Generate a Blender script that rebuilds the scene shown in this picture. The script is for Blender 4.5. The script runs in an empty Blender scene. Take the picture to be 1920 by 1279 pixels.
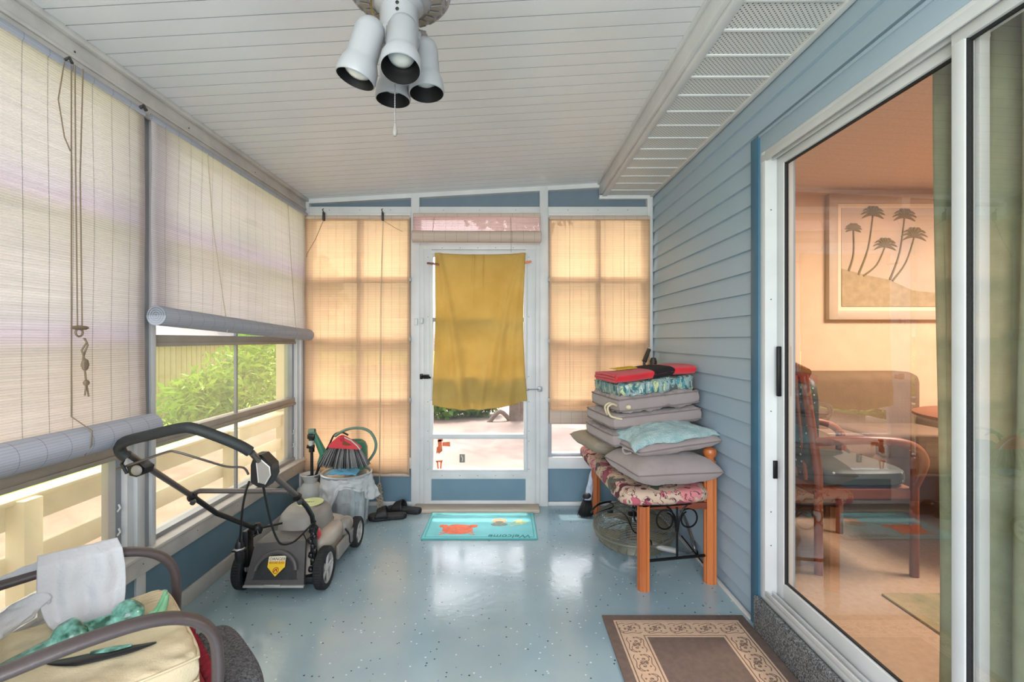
import bpy, bmesh, math, random
from mathutils import Vector, Matrix, noise
random.seed(7)
PI = math.pi
S = bpy.context.scene
COL = S.collection

def c(r, g, b, a=1.0):
    f = lambda v: (v/255)/12.92 if v/255 <= .04045 else (((v/255)+.055)/1.055)**2.4
    return (f(r), f(g), f(b), a)

# ---------------------------------------------------------------- camera, world, sun, exposure
F = 880.0                                   # focal length in pixels of a 1920 px wide frame
CAMZ = 1.32
cam_d = bpy.data.cameras.new('camera'); cam = bpy.data.objects.new('camera', cam_d); COL.objects.link(cam)
cam_d.sensor_width = 36.0; cam_d.lens = 36.0*F/1920
cam_d.shift_x = 12/1920; cam_d.shift_y = -2.5/1920
cam_d.clip_start = .02; cam_d.clip_end = 400
cam.location = (0, 0, CAMZ); cam.rotation_euler = (PI/2, 0, 0)
S.camera = cam

W = bpy.data.worlds.new('world'); S.world = W; W.use_nodes = True
wn = W.node_tree.nodes; wl = W.node_tree.links
sky = wn.new('ShaderNodeTexSky'); sky.sky_type = 'NISHITA'; sky.sun_disc = False
sky.sun_elevation = math.radians(60); sky.sun_rotation = 0.0; sky.air_density = 1.0; sky.dust_density = 4.0
hs = wn.new('ShaderNodeHueSaturation'); hs.inputs['Saturation'].default_value = .35
wl.new(sky.outputs[0], hs.inputs['Color']); wl.new(hs.outputs[0], wn['Background'].inputs[0])
wn['Background'].inputs[1].default_value = .62

sun_d = bpy.data.lights.new('sun', 'SUN'); sun = bpy.data.objects.new('sun', sun_d); COL.objects.link(sun)
sun_d.energy = 3.0; sun_d.angle = math.radians(1.5); sun_d.color = (1, .93, .82)
sun.rotation_euler = Vector((.12, -1.0, -2.3)).to_track_quat('-Z', 'Y').to_euler()

def area(name, loc, look, sx, sy, power, col=(1, 1, 1)):
    d = bpy.data.lights.new(name, 'AREA'); d.shape = 'RECTANGLE'; d.size = sx; d.size_y = sy
    d.energy = power; d.color = col
    o = bpy.data.objects.new(name, d); COL.objects.link(o); o.location = loc
    o.rotation_euler = (Vector(look)-Vector(loc)).to_track_quat('-Z', 'Y').to_euler()
    return o
# added fill light behind the camera to brighten the porch, and the lamps of the living room
area('rear_fill_light', (-.2, -1.45, 1.5), (-.1, 3.0, 1.2), 2.4, 1.7, 125, (.93, .97, 1))
area('living_room_lamp', (3.3, 2.2, 2.50), (3.3, 2.2, 0), .9, .9, 150, (1, .82, .68))
S.view_settings.view_transform = 'Standard'; S.view_settings.look = 'None'
S.view_settings.exposure = 0.0; S.view_settings.gamma = 1.0; S.view_settings.use_curve_mapping = False
S.cycles.use_denoising = True
S.cycles.max_bounces = 10; S.cycles.transparent_max_bounces = 16; S.cycles.diffuse_bounces = 5
S.cycles.sample_clamp_indirect = 8

def at(px, py, Y):                          # a point of the place measured on the photograph at a known distance
    return Vector(((px-948)*Y/F, Y, CAMZ-(py-637)*Y/F))

# ---------------------------------------------------------------- mesh builder
def wmat(o):
    m = Matrix.Identity(4)
    while o is not None:
        m = Matrix.LocRotScale(o.location, o.rotation_euler, o.scale) @ m
        o = o.parent
    return m

class MB:
    def __init__(s): s.bm = bmesh.new(); s.mi = 0
    def _tag(s, fs):
        for f in fs: f.material_index = s.mi
    nbox = 0
    def box(s, x0, x1, y0, y1, z0, z1, bev=0, M=None, seg=2):
        MB.nbox += 1; e = ((MB.nbox*5) % 11)*.00007     # no two neighbouring boards share an exactly coplanar face
        x0 -= e; x1 += e; y0 -= e; y1 += e; z1 += e
        vs = [s.bm.verts.new((x, y, z)) for x in (x0, x1) for y in (y0, y1) for z in (z0, z1)]
        idx = [(0,1,3,2),(4,6,7,5),(0,4,5,1),(2,3,7,6),(0,2,6,4),(1,5,7,3)]
        fs = [s.bm.faces.new([vs[i] for i in q]) for q in idx]
        s._tag(fs)
        if M is not None:
            for v in vs: v.co = M @ v.co
        if bev > 0:
            es = list({e for f in fs for e in f.edges})
            r = bmesh.ops.bevel(s.bm, geom=es+vs, offset=bev, segments=seg, profile=.5, affect='EDGES')
            s._tag(r['faces'])
        return s
    def xf(s, T): s.bm.transform(T); return s
    def quad(s, *ps):
        f = s.bm.faces.new([s.bm.verts.new(p) for p in ps]); f.material_index = s.mi; return s
    def poly(s, pts, d):                    # flat polygon extruded by vector d
        d = Vector(d); a = [s.bm.verts.new(p) for p in pts]; b = [s.bm.verts.new(Vector(p)+d) for p in pts]
        n = len(pts); fs = [s.bm.faces.new(a[::-1]), s.bm.faces.new(b)]
        for i in range(n): fs.append(s.bm.faces.new((a[i], a[(i+1)%n], b[(i+1)%n], b[i])))
        s._tag(fs); return s
    def grid(s, nu, nv, fn, close_u=False):
        g = [[s.bm.verts.new(fn(i/(nu if close_u else nu), j/nv)) for j in range(nv+1)] for i in range(nu if close_u else nu+1)]
        N = nu if close_u else nu
        for i in range(N):
            for j in range(nv):
                a, b = g[i], g[(i+1) % len(g)]
                f = s.bm.faces.new((a[j], b[j], b[j+1], a[j+1])); f.material_index = s.mi
        return s
    def tube(s, pts, r, n=8, closed=False, cap=True, flat=None, smooth=0):
        pts = [Vector(p) for p in pts]
        if smooth:
            pts = spline(pts, smooth, closed)
        m = len(pts); rr = r if isinstance(r, (list, tuple)) else None
        rings = []; up = None
        for i, p in enumerate(pts):
            if closed: t = pts[(i+1) % m]-pts[i-1]
            else: t = pts[min(i+1, m-1)]-pts[max(i-1, 0)]
            if t.length < 1e-9: t = Vector((0, 0, 1))
            t.normalize()
            if up is None:
                up = Vector((0, 0, 1)) if abs(t.z) < .9 else Vector((1, 0, 0))
            a = t.cross(up)
            if a.length < 1e-4: a = t.cross(Vector((1, .3, 0)))
            a.normalize(); b = a.cross(t); up = b.copy()
            if rr:
                k = i/(m-1)*(len(rr)-1); k0 = int(k); k1 = min(k0+1, len(rr)-1); R = rr[k0]*(1-k+k0)+rr[k1]*(k-k0)
            else: R = r
            fa, fb = (1, 1) if flat is None else flat
            rings.append([s.bm.verts.new(p+a*R*fa*math.cos(2*PI*q/n)+b*R*fb*math.sin(2*PI*q/n)) for q in range(n)])
        fs = []
        for i in range(m if closed else m-1):
            A, B = rings[i], rings[(i+1) % m]
            for q in range(n): fs.append(s.bm.faces.new((A[q], A[(q+1)%n], B[(q+1)%n], B[q])))
        if cap and not closed:
            fs.append(s.bm.faces.new(rings[0][::-1])); fs.append(s.bm.faces.new(rings[-1]))
        s._tag(fs); return s
    def lathe(s, prof, base=(0,0,0), axis=(0,0,1), n=24, sx=1, sy=1):      # prof: (radius, height)
        ax = Vector(axis).normalized(); q = Vector((0,0,1)).rotation_difference(ax); base = Vector(base)
        rings = []
        for r, h in prof:
            if r < 1e-6: rings.append([s.bm.verts.new(base+q @ Vector((0,0,h)))])
            else: rings.append([s.bm.verts.new(base+q @ Vector((r*sx*math.cos(2*PI*k/n), r*sy*math.sin(2*PI*k/n), h))) for k in range(n)])
        fs = []
        for A, B in zip(rings, rings[1:]):
            if len(A) == 1 and len(B) == 1: continue
            for k in range(n):
                if len(A) == 1: fs.append(s.bm.faces.new((A[0], B[(k+1)%n], B[k])))
                elif len(B) == 1: fs.append(s.bm.faces.new((A[k], A[(k+1)%n], B[0])))
                else: fs.append(s.bm.faces.new((A[k], A[(k+1)%n], B[(k+1)%n], B[k])))
        s._tag(fs); return s
    def blob(s, cen, rx, ry, rz, n=16, amp=0, fr=8, M=None, pw=1.0):
        cen = Vector(cen)
        sp = lambda v: math.copysign(abs(v)**pw, v)
        def fn(u, v):
            a = 2*PI*u; b = -PI/2+PI*v
            p = Vector((rx*sp(math.cos(b))*sp(math.cos(a)), ry*sp(math.cos(b))*sp(math.sin(a)), rz*sp(math.sin(b))))
            if amp: p *= 1+amp*noise.noise(p*fr+cen)
            if M is not None: p = M @ p
            return cen+p
        return s.grid(n, n//2, fn, close_u=True)
    def build(s, name, mat, parent=None, solid=0, sharp=38, subdiv=0, weld=1e-5):
        if weld: bmesh.ops.remove_doubles(s.bm, verts=s.bm.verts, dist=weld)
        bmesh.ops.recalc_face_normals(s.bm, faces=s.bm.faces)
        if parent is not None: s.bm.transform(wmat(parent).inverted())
        me = bpy.data.meshes.new(name); s.bm.to_mesh(me); s.bm.free()
        for m in (mat if isinstance(mat, (list, tuple)) else [mat]): me.materials.append(m)
        me.polygons.foreach_set('use_smooth', [True]*len(me.polygons))
        me.set_sharp_from_angle(angle=math.radians(sharp))
        o = bpy.data.objects.new(name, me); COL.objects.link(o)
        if parent is not None: o.parent = parent
        if solid:
            k = o.modifiers.new('thickness', 'SOLIDIFY'); k.thickness = solid; k.offset = 0
        if subdiv:
            k = o.modifiers.new('subdivision', 'SUBSURF'); k.levels = subdiv; k.render_levels = subdiv
        return o

def spline(pts, k=6, closed=False):
    out = []; n = len(pts)
    for i in range(n if closed else n-1):
        if closed: p0, p1, p2, p3 = pts[i-1], pts[i], pts[(i+1)%n], pts[(i+2)%n]
        else: p0, p1, p2, p3 = pts[max(i-1,0)], pts[i], pts[i+1], pts[min(i+2,n-1)]
        for q in range(k):
            t = q/k
            out.append(.5*((2*p1)+(p2-p0)*t+(2*p0-5*p1+4*p2-p3)*t*t+(3*p1-p0-3*p2+p3)*t**3))
    if not closed: out.append(pts[-1].copy())
    return out

def tag(o, label=None, cat=None, group=None, kind=None):
    if label: o['label'] = label
    if cat: o['category'] = cat
    if group: o['group'] = group
    if kind: o['kind'] = kind
    return o
def thing(name, label, cat, loc=(0,0,0), rz=0, group=None):
    o = bpy.data.objects.new(name, None); COL.objects.link(o); o.location = loc; o.rotation_euler = (0, 0, rz)
    o.empty_display_size = .05
    return tag(o, label, cat, group)
def struct(o): o['kind'] = 'structure'; return o
def copy_tree(o, parent=None):
    n = o.copy(); COL.objects.link(n); n.parent = parent
    for ch in list(o.children): copy_tree(ch, n)
    return n

# ---------------------------------------------------------------- materials
def mat(name, col, rough=.5, metal=0, var=0, vs=8, bump=0, bs=60, spec=None, col2=None, stretch=(1,1,1), trans=0, sheen=0, coat=0, alpha=None):
    m = bpy.data.materials.new(name); m.use_nodes = True
    N = m.node_tree.nodes; L = m.node_tree.links; b = N['Principled BSDF']
    b.inputs['Base Color'].default_value = col; b.inputs['Roughness'].default_value = rough; b.inputs['Metallic'].default_value = metal
    if spec is not None: b.inputs['Specular IOR Level'].default_value = spec
    if sheen: b.inputs['Sheen Weight'].default_value = sheen
    if coat: b.inputs['Coat Weight'].default_value = coat
    tc = N.new('ShaderNodeTexCoord'); mp = N.new('ShaderNodeMapping'); mp.inputs['Scale'].default_value = stretch
    L.new(tc.outputs['Object'], mp.inputs['Vector'])
    if var or col2:
        n = N.new('ShaderNodeTexNoise'); n.inputs['Scale'].default_value = vs; n.inputs['Detail'].default_value = 5
        L.new(mp.outputs[0], n.inputs['Vector'])
        r = N.new('ShaderNodeValToRGB'); L.new(n.outputs['Fac'], r.inputs[0])
        if col2: a, bb = col, col2
        else: a = tuple(v*(1-var) for v in col[:3])+(1,); bb = tuple(min(1, v*(1+var)) for v in col[:3])+(1,)
        r.color_ramp.elements[0].color = a; r.color_ramp.elements[1].color = bb
        r.color_ramp.elements[0].position = .35; r.color_ramp.elements[1].position = .65
        L.new(r.outputs[0], b.inputs['Base Color'])
    if bump:
        n = N.new('ShaderNodeTexNoise'); n.inputs['Scale'].default_value = bs; n.inputs['Detail'].default_value = 3
        L.new(mp.outputs[0], n.inputs['Vector'])
        k = N.new('ShaderNodeBump'); k.inputs['Strength'].default_value = bump; k.inputs['Distance'].default_value = .01
        L.new(n.outputs['Fac'], k.inputs['Height']); L.new(k.outputs[0], b.inputs['Normal'])
    if trans:
        t = N.new('ShaderNodeBsdfTranslucent'); mx = N.new('ShaderNodeMixShader'); mx.inputs[0].default_value = trans
        src = b.inputs['Base Color'].links[0].from_socket if b.inputs['Base Color'].links else None
        if src: L.new(src, t.inputs[0])
        else: t.inputs[0].default_value = col
        L.new(b.outputs[0], mx.inputs[1]); L.new(t.outputs[0], mx.inputs[2]); L.new(mx.outputs[0], N['Material Output'].inputs[0])
    return m

class NT:                                   # small helper for node graphs
    def __init__(s, name):
        s.m = bpy.data.materials.new(name); s.m.use_nodes = True; s.N = s.m.node_tree.nodes; s.L = s.m.node_tree.links
        s.b = s.N['Principled BSDF']; s.out = s.N['Material Output']
        s.tc = s.N.new('ShaderNodeTexCoord'); s.sep = s.N.new('ShaderNodeSeparateXYZ'); s.L.new(s.tc.outputs['Object'], s.sep.inputs[0])
    def put(s, inp, v):
        if isinstance(v, (int, float, tuple)): inp.default_value = v
        else: s.L.new(v, inp)
    def math(s, op, a, b=0, cc=0):
        n = s.N.new('ShaderNodeMath'); n.operation = op; s.put(n.inputs[0], a); s.put(n.inputs[1], b); s.put(n.inputs[2], cc); return n.outputs[0]
    def mix(s, f, a, b):
        n = s.N.new('ShaderNodeMix'); n.data_type = 'RGBA'; s.put(n.inputs[0], f); s.put(n.inputs[6], a); s.put(n.inputs[7], b); return n.outputs[2]
    def noise(s, sc, detail=4, vec=None):
        n = s.N.new('ShaderNodeTexNoise'); n.inputs['Scale'].default_value = sc; n.inputs['Detail'].default_value = detail
        s.L.new(vec or s.tc.outputs['Object'], n.inputs['Vector']); return n.outputs['Fac']
    def vor(s, sc, rnd=1, vec=None, feat='F1', out='Distance'):
        n = s.N.new('ShaderNodeTexVoronoi'); n.inputs['Scale'].default_value = sc; n.inputs['Randomness'].default_value = rnd; n.feature = feat
        s.L.new(vec or s.tc.outputs['Object'], n.inputs['Vector']); return n.outputs[out]
    def ramp(s, f, stops, interp='LINEAR'):
        n = s.N.new('ShaderNodeValToRGB'); n.color_ramp.interpolation = interp; s.put(n.inputs[0], f)
        e = n.color_ramp.elements
        while len(e) < len(stops): e.new(.5)
        for q, (p, col) in zip(e, stops): q.position = p; q.color = col
        return n.outputs[0]
    def bump(s, h, st=.3, d=.01):
        n = s.N.new('ShaderNodeBump'); n.inputs['Strength'].default_value = st; n.inputs['Distance'].default_value = d
        s.L.new(h, n.inputs['Height']); s.L.new(n.outputs[0], s.b.inputs['Normal'])

M = {}
M['white'] = mat('white painted metal', c(205, 206, 207), .42, var=.05, vs=5)
M['white_dirty'] = mat('weathered white metal', c(190, 187, 184), .5, col2=c(206, 203, 199), vs=9, bump=.08)
M['alu'] = mat('grey aluminium', c(150, 152, 156), .38, .35, var=.06)
M['bronze_rail'] = mat('dusty window rail', c(160, 152, 142), .5, .1, var=.08)
M['ceiling'] = mat('white ceiling panels', c(216, 217, 219), .33, var=.025, vs=3)
M['panel_blue'] = mat('blue grey panels', c(98, 127, 145), .5, col2=c(106, 134, 150), vs=4)
M['panel_slate'] = mat('slate grey panels', c(104, 120, 134), .5, var=.04)
M['siding'] = mat('blue grey siding', c(156, 175, 190), .5, var=.035, vs=3, bump=.05, bs=90, stretch=(1,.15,1))
M['casing'] = mat('deep blue casing', c(58, 102, 128), .45, var=.05)
M['plaster'] = mat('tan plaster', c(224, 194, 166), .8, var=.03, bump=.1, bs=120)
M['popcorn'] = mat('textured ceiling', c(220, 194, 170), .9, var=.05, vs=60, bump=.5, bs=140)
M['black'] = mat('black plastic', c(22, 22, 24), .4, bump=.05)
M['black_rubber'] = mat('black rubber', c(26, 26, 28), .75, bump=.3, bs=200)
M['black_foam'] = mat('black foam grip', c(38, 42, 42), .6, bump=.2, bs=250)
M['gunmetal'] = mat('dark metal tube', c(112, 105, 102), .3, .6)
M['darkgrey'] = mat('dark grey plastic', c(78, 74, 74), .5, var=.08, bump=.15, bs=180)
M['grey'] = mat('grey plastic', c(136, 131, 125), .5, var=.08, bump=.08, bs=150)
M['taupe'] = mat('dusty taupe plastic', c(178, 166, 154), .55, var=.1, bump=.1)
M['silver'] = mat('silver plastic', c(190, 188, 184), .35, .3)
M['chrome'] = mat('dull steel tube', c(170, 172, 175), .25, .9)
M['galv'] = mat('galvanised steel', c(190, 196, 200), .32, .45, var=.12, vs=14)
M['red'] = mat('red plastic', c(206, 62, 72), .4)
M['red_cloth'] = mat('red terry towel', c(214, 22, 40), .9, var=.08, bump=.6, bs=300, sheen=.3)
M['black_cloth'] = mat('black terry', c(28, 22, 26), .95, bump=.6, bs=300)
M['yellow_cloth'] = mat('yellow terry', c(226, 190, 60), .95, bump=.6, bs=300)
M['orange'] = mat('orange plastic', c(228, 120, 70), .5)
M['green'] = mat('green plastic', c(66, 128, 104), .4, var=.05)
M['green_grey'] = mat('grey green hoop', c(108, 136, 122), .4)
M['wood'] = mat('honey oak wood', c(196, 112, 58), .4, col2=c(160, 84, 40), vs=14, stretch=(1,1,.08), coat=.2)
M['wood_dark'] = mat('red brown wood', c(124, 64, 42), .4, var=.1, vs=10)
M['threshold'] = mat('weathered sill board', c(186, 172, 156), .6, var=.08, vs=12, stretch=(.2,1,1))
M['cushion'] = mat('taupe cushion fabric', c(154, 141, 139), .92, var=.04, bump=.25, bs=330, sheen=.25)
M['welt'] = mat('darker taupe welt', c(126, 114, 112), .92)
M['cushion_tan'] = mat('tan cushion fabric', c(156, 144, 128), .92, var=.04, bump=.25, bs=330)
M['cream_cushion'] = mat('cream cushion fabric', c(214, 200, 168), .9, col2=c(202, 184, 152), vs=5, bump=.2, bs=200)
M['beige_cushion'] = mat('beige cushion fabric', c(188, 164, 144), .9, var=.06, bump=.2, bs=200)
M['shirt'] = mat('white cotton', c(214, 214, 218), .9, bump=.3, bs=120, trans=.15)
M['bag'] = mat('white plastic bag', c(216, 218, 220), .35, bump=.5, bs=30, trans=.3)
M['clear_bag'] = mat('clear plastic wrap', c(190, 205, 225), .2, bump=.5, bs=40, trans=.3)
M['jug'] = mat('translucent white jug', c(208, 208, 206), .4, trans=.2)
M['bristle'] = mat('grey bristles', c(96, 96, 98), .6, col2=c(50, 50, 54), vs=60, stretch=(3,3,.2))
M['bristle_black'] = mat('black bristles', c(24, 26, 26), .6)
M['blue_cloth'] = mat('blue rag', c(100, 166, 200), .9, bump=.4, bs=80)
M['cord'] = mat('beige cord', c(178, 164, 144), .8)
M['cord_dark'] = mat('brown cord', c(120, 104, 84), .8)
M['arm'] = mat('brown grey painted metal', c(84, 74, 74), .42, .2, var=.06, bump=.15, bs=60)
M['pouf'] = mat('dark grey speckled carpet', c(58, 58, 64), .95, col2=c(110, 110, 114), vs=160, bump=.8, bs=220)
M['red_ruffle'] = mat('dark red fabric', c(142, 24, 46), .8, var=.2, bump=.3)
M['sandal'] = mat('black foam slide', c(30, 30, 32), .55, bump=.3, bs=120)
M['insole'] = mat('dark grey insole', c(66, 66, 68), .8, bump=.5, bs=300)
M['iron'] = mat('black wrought iron', c(18, 18, 20), .4, .5)
M['wire'] = mat('grey green wire', c(128, 126, 112), .4, .5)
M['knob'] = mat('dark bronze', c(70, 64, 58), .5, .3)
M['fan_white'] = mat('white enamel', c(150, 150, 153), .3, var=.03)
M['can_inner'] = mat('black can lining', c(8, 8, 8), .6)
M['brass'] = mat('brass', c(150, 120, 70), .35, .8)
M['railing'] = mat('cream painted boards', c(214, 202, 172), .6, var=.04)
M['leaf'] = mat('leaves', c(120, 160, 50), .5, col2=c(70, 110, 36), vs=3, trans=.35)
M['leaf_light'] = mat('bright leaves', c(170, 200, 80), .5, col2=c(120, 160, 60), vs=3, trans=.4)
M['bark'] = mat('bark', c(120, 104, 92), .9, var=.2, bump=.6, bs=25)
M['lawn'] = mat('lawn grass', c(170, 196, 80), .9, col2=c(130, 164, 62), vs=6, bump=.6, bs=60)
M['dirt'] = mat('pale sandy ground', c(158, 134, 118), .9, col2=c(132, 110, 96), vs=3, bump=.4, bs=30)
M['drive'] = mat('pale concrete', c(158, 138, 128), .8, col2=c(138, 116, 104), vs=1.2)
M['shed'] = mat('tan outbuilding', c(190, 172, 134), .7, var=.05)
M['roof_out'] = mat('grey roof', c(140, 134, 130), .8)
M['curtain'] = mat('sage green curtain', c(158, 162, 132), .8, var=.08, vs=20, bump=.15, bs=60, trans=.25)
M['curtain_pale'] = mat('pale sheer curtain', c(196, 196, 170), .8, trans=.3)
M['sofa'] = mat('brown upholstery', c(120, 96, 78), .85, var=.08, bump=.2)
M['inner_floor'] = mat('tan carpet', c(176, 150, 126), .95, var=.06, vs=40, bump=.4, bs=200)
M['inner_rug'] = mat('green patterned rug', c(132, 128, 92), .95, col2=c(176, 156, 120), vs=9, bump=.4, bs=150)
M['frame_white'] = mat('whitewashed picture frame', c(196, 176, 158), .5, var=.05)
M['mat_board'] = mat('cream mount', c(234, 214, 190), .7)
M['palm'] = mat('painted palm strokes', c(120, 108, 84), .8)
M['dune'] = mat('painted dune', c(180, 160, 130), .8, col2=c(164, 146, 118), vs=20)
M['teal'] = mat('mottled teal glaze', c(128, 188, 172), .3, col2=c(26, 70, 52), vs=34, coat=.4)
M['tape'] = mat('orange tape', c(222, 110, 66), .5, var=.15, vs=30)
M['label_grey'] = mat('grey plate', c(130, 122, 112), .5)
M['aqua_cloth'] = mat('aqua terry towel', c(178, 200, 200), .95, col2=c(148, 182, 185), vs=26, bump=1.0, bs=140, sheen=.3)
M['screw'] = mat('dark screw head', c(60, 56, 54), .5, .4)
M['tv_wood'] = M['wood_dark']

def floor_mat():
    t = NT('speckled blue floor paint')
    n1 = t.noise(1.1, 5); n2 = t.noise(9, 4)
    base = t.ramp(n1, [(.3, c(130, 158, 174)), (.6, c(156, 177, 184)), (.8, c(168, 185, 187))])
    v = t.vor(34, 1); col = t.vor(34, 1, out='Color')
    sx = t.N.new('ShaderNodeSeparateColor'); t.L.new(col, sx.inputs[0])
    dot = t.math('LESS_THAN', v, .14)
    w = t.math('MULTIPLY', dot, t.math('GREATER_THAN', sx.outputs[0], .62))
    d = t.math('MULTIPLY', dot, t.math('LESS_THAN', sx.outputs[0], .32))
    x = t.mix(w, base, c(206, 216, 220)); x = t.mix(d, x, c(52, 60, 72))
    t.L.new(x, t.b.inputs['Base Color'])
    r = t.math('MULTIPLY_ADD', n2, .14, .10); t.b.inputs['Specular IOR Level'].default_value = .85; t.L.new(r, t.b.inputs['Roughness'])
    t.bump(t.noise(28, 3), .06, .01)
    return t.m
M['floor'] = floor_mat()

def soffit_mat():                            # perforated vinyl: holes in a staggered grid
    t = NT('perforated soffit vinyl')
    mp = t.N.new('ShaderNodeMapping'); mp.inputs['Rotation'].default_value = (0, 0, PI/4)
    t.L.new(t.tc.outputs['Object'], mp.inputs['Vector'])
    fx = t.N.new('ShaderNodeSeparateXYZ'); t.L.new(mp.outputs[0], fx.inputs[0])
    p = .0135
    a = t.math('SUBTRACT', t.math('FRACT', t.math('DIVIDE', fx.outputs[0], p)), .5)
    b = t.math('SUBTRACT', t.math('FRACT', t.math('DIVIDE', fx.outputs[1], p)), .5)
    d = t.math('ADD', t.math('MULTIPLY', a, a), t.math('MULTIPLY', b, b))
    hole = t.math('LESS_THAN', d, .05)
    t.L.new(t.mix(hole, c(208, 208, 206), c(92, 88, 84)), t.b.inputs['Base Color'])
    t.b.inputs['Roughness'].default_value = .45
    return t.m
M['soffit'] = soffit_mat()

def blind_mat(name, dc, tcx, axis, per=.0085, sper=.085, thin=.05, gapt=.25, tr=.6, dark=None):
    t = NT(name); a = t.sep.outputs[0 if axis == 'x' else 1]; z = t.sep.outputs[2]
    fr = t.math('FRACT', t.math('DIVIDE', z, per)); gap = t.math('LESS_THAN', fr, .3)
    st = t.math('LESS_THAN', t.math('FRACT', t.math('DIVIDE', a, sper)), .022)
    nz = t.noise(14, 4)
    mp = t.N.new('ShaderNodeMapping'); mp.inputs['Scale'].default_value = (2, 2, 130); t.L.new(t.tc.outputs['Object'], mp.inputs['Vector'])
    n2 = t.noise(1.0, 2, mp.outputs[0])
    k = t.math('MULTIPLY_ADD', n2, .3, .85)
    k = t.math('SUBTRACT', k, t.math('MULTIPLY', st, .42)); k = t.math('SUBTRACT', k, t.math('MULTIPLY', gap, .13))
    def sc(col):
        n = t.N.new('ShaderNodeVectorMath'); n.operation = 'SCALE'; n.inputs[0].default_value = col[:3]; t.L.new(k, n.inputs['Scale']); return n.outputs[0]
    d = t.N.new('ShaderNodeBsdfDiffuse'); t.L.new(sc(dc), d.inputs[0])
    s2 = t.N.new('ShaderNodeBsdfTranslucent'); t.L.new(sc(tcx), s2.inputs[0])
    tp = t.N.new('ShaderNodeBsdfTransparent'); tp.inputs[0].default_value = tuple(min(1, v*1.15) for v in tcx[:3])+(1,)
    m1 = t.N.new('ShaderNodeMixShader'); m1.inputs[0].default_value = tr; t.L.new(d.outputs[0], m1.inputs[1]); t.L.new(s2.outputs[0], m1.inputs[2])
    f = t.math('MULTIPLY', t.math('ADD', thin, t.math('MULTIPLY', gap, gapt)), t.math('SUBTRACT', 1, st))
    m2 = t.N.new('ShaderNodeMixShader'); t.L.new(f, m2.inputs[0]); t.L.new(m1.outputs[0], m2.inputs[1]); t.L.new(tp.outputs[0], m2.inputs[2])
    t.L.new(m2.outputs[0], t.out.inputs[0]); return t.m
M['blind_white'] = blind_mat('white slatted shade', c(208, 208, 210), c(252, 238, 240), 'y', tr=.62, thin=.05, gapt=.14)
M['blind_white_roll'] = blind_mat('rolled white shade', c(176, 178, 188), c(160, 162, 172), 'y', tr=.08, thin=0, gapt=0)
M['blind_tan'] = blind_mat('tan woven shade', c(214, 192, 172), c(250, 224, 196), 'x', sper=.062, tr=.55, thin=.13, gapt=.30)
M['blind_tan_roll'] = blind_mat('rolled tan shade', c(206, 186, 172), c(190, 160, 140), 'x', tr=.1, thin=0, gapt=0)
M['blind_pink'] = blind_mat('pale pink woven shade', c(216, 196, 196), c(248, 224, 224), 'x', per=.012, sper=.05, tr=.6, thin=.2, gapt=.3)

def glass(name, tint, ior=1.5, haze=0, hz=(1,1,1,1), rough=0):
    t = NT(name); fz = t.N.new('ShaderNodeFresnel'); 
    ge = t.N.new('ShaderNodeNewGeometry'); t.L.new(t.math('ADD', ior, t.math('MULTIPLY', ge.outputs['Backfacing'], 1/ior-ior)), fz.inputs[0])
    tp = t.N.new('ShaderNodeBsdfTransparent'); tp.inputs[0].default_value = tint
    gl = t.N.new('ShaderNodeBsdfGlossy'); gl.inputs['Roughness'].default_value = rough
    src = tp.outputs[0]
    if haze:
        d = t.N.new('ShaderNodeBsdfTranslucent'); d.inputs[0].default_value = hz
        d2 = t.N.new('ShaderNodeBsdfDiffuse'); d2.inputs[0].default_value = hz
        mm = t.N.new('ShaderNodeMixShader'); t.L.new(d.outputs[0], mm.inputs[1]); t.L.new(d2.outputs[0], mm.inputs[2])
        mh = t.N.new('ShaderNodeMixShader'); mh.inputs[0].default_value = haze
        t.L.new(src, mh.inputs[1]); t.L.new(mm.outputs[0], mh.inputs[2]); src = mh.outputs[0]
    m = t.N.new('ShaderNodeMixShader'); t.L.new(fz.outputs[0], m.inputs[0]); t.L.new(src, m.inputs[1]); t.L.new(gl.outputs[0], m.inputs[2])
    t.L.new(m.outputs[0], t.out.inputs[0]); return t.m
M['vinyl'] = glass('yellowed vinyl pane', (.99, .93, .78, 1), 1.35, .26, c(250, 236, 200))
M['vinyl_clear'] = glass('clear pane', (.98, .98, .97, 1), 1.3, .02)
M['door_glass'] = glass('sliding door glass', (.94, .95, .93, 1), 2.3)

def towel_mat():
    t = NT('yellow bath towel'); n = t.noise(5, 5); n2 = t.noise(240, 2)
    col = t.ramp(n, [(.3, c(206, 174, 98)), (.7, c(220, 192, 118))])
    st = t.math('LESS_THAN', t.vor(3.1, 1), .035)
    col = t.mix(st, col, c(120, 92, 30))
    t.L.new(col, t.b.inputs['Base Color']); t.b.inputs['Roughness'].default_value = .95; t.bump(n2, .5, .006)
    tr = t.N.new('ShaderNodeBsdfTranslucent'); t.L.new(col, tr.inputs[0])
    m = t.N.new('ShaderNodeMixShader'); m.inputs[0].default_value = .42
    t.L.new(t.b.outputs[0], m.inputs[1]); t.L.new(tr.outputs[0], m.inputs[2]); t.L.new(m.outputs[0], t.out.inputs[0]); return t.m
M['towel'] = towel_mat()

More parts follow.
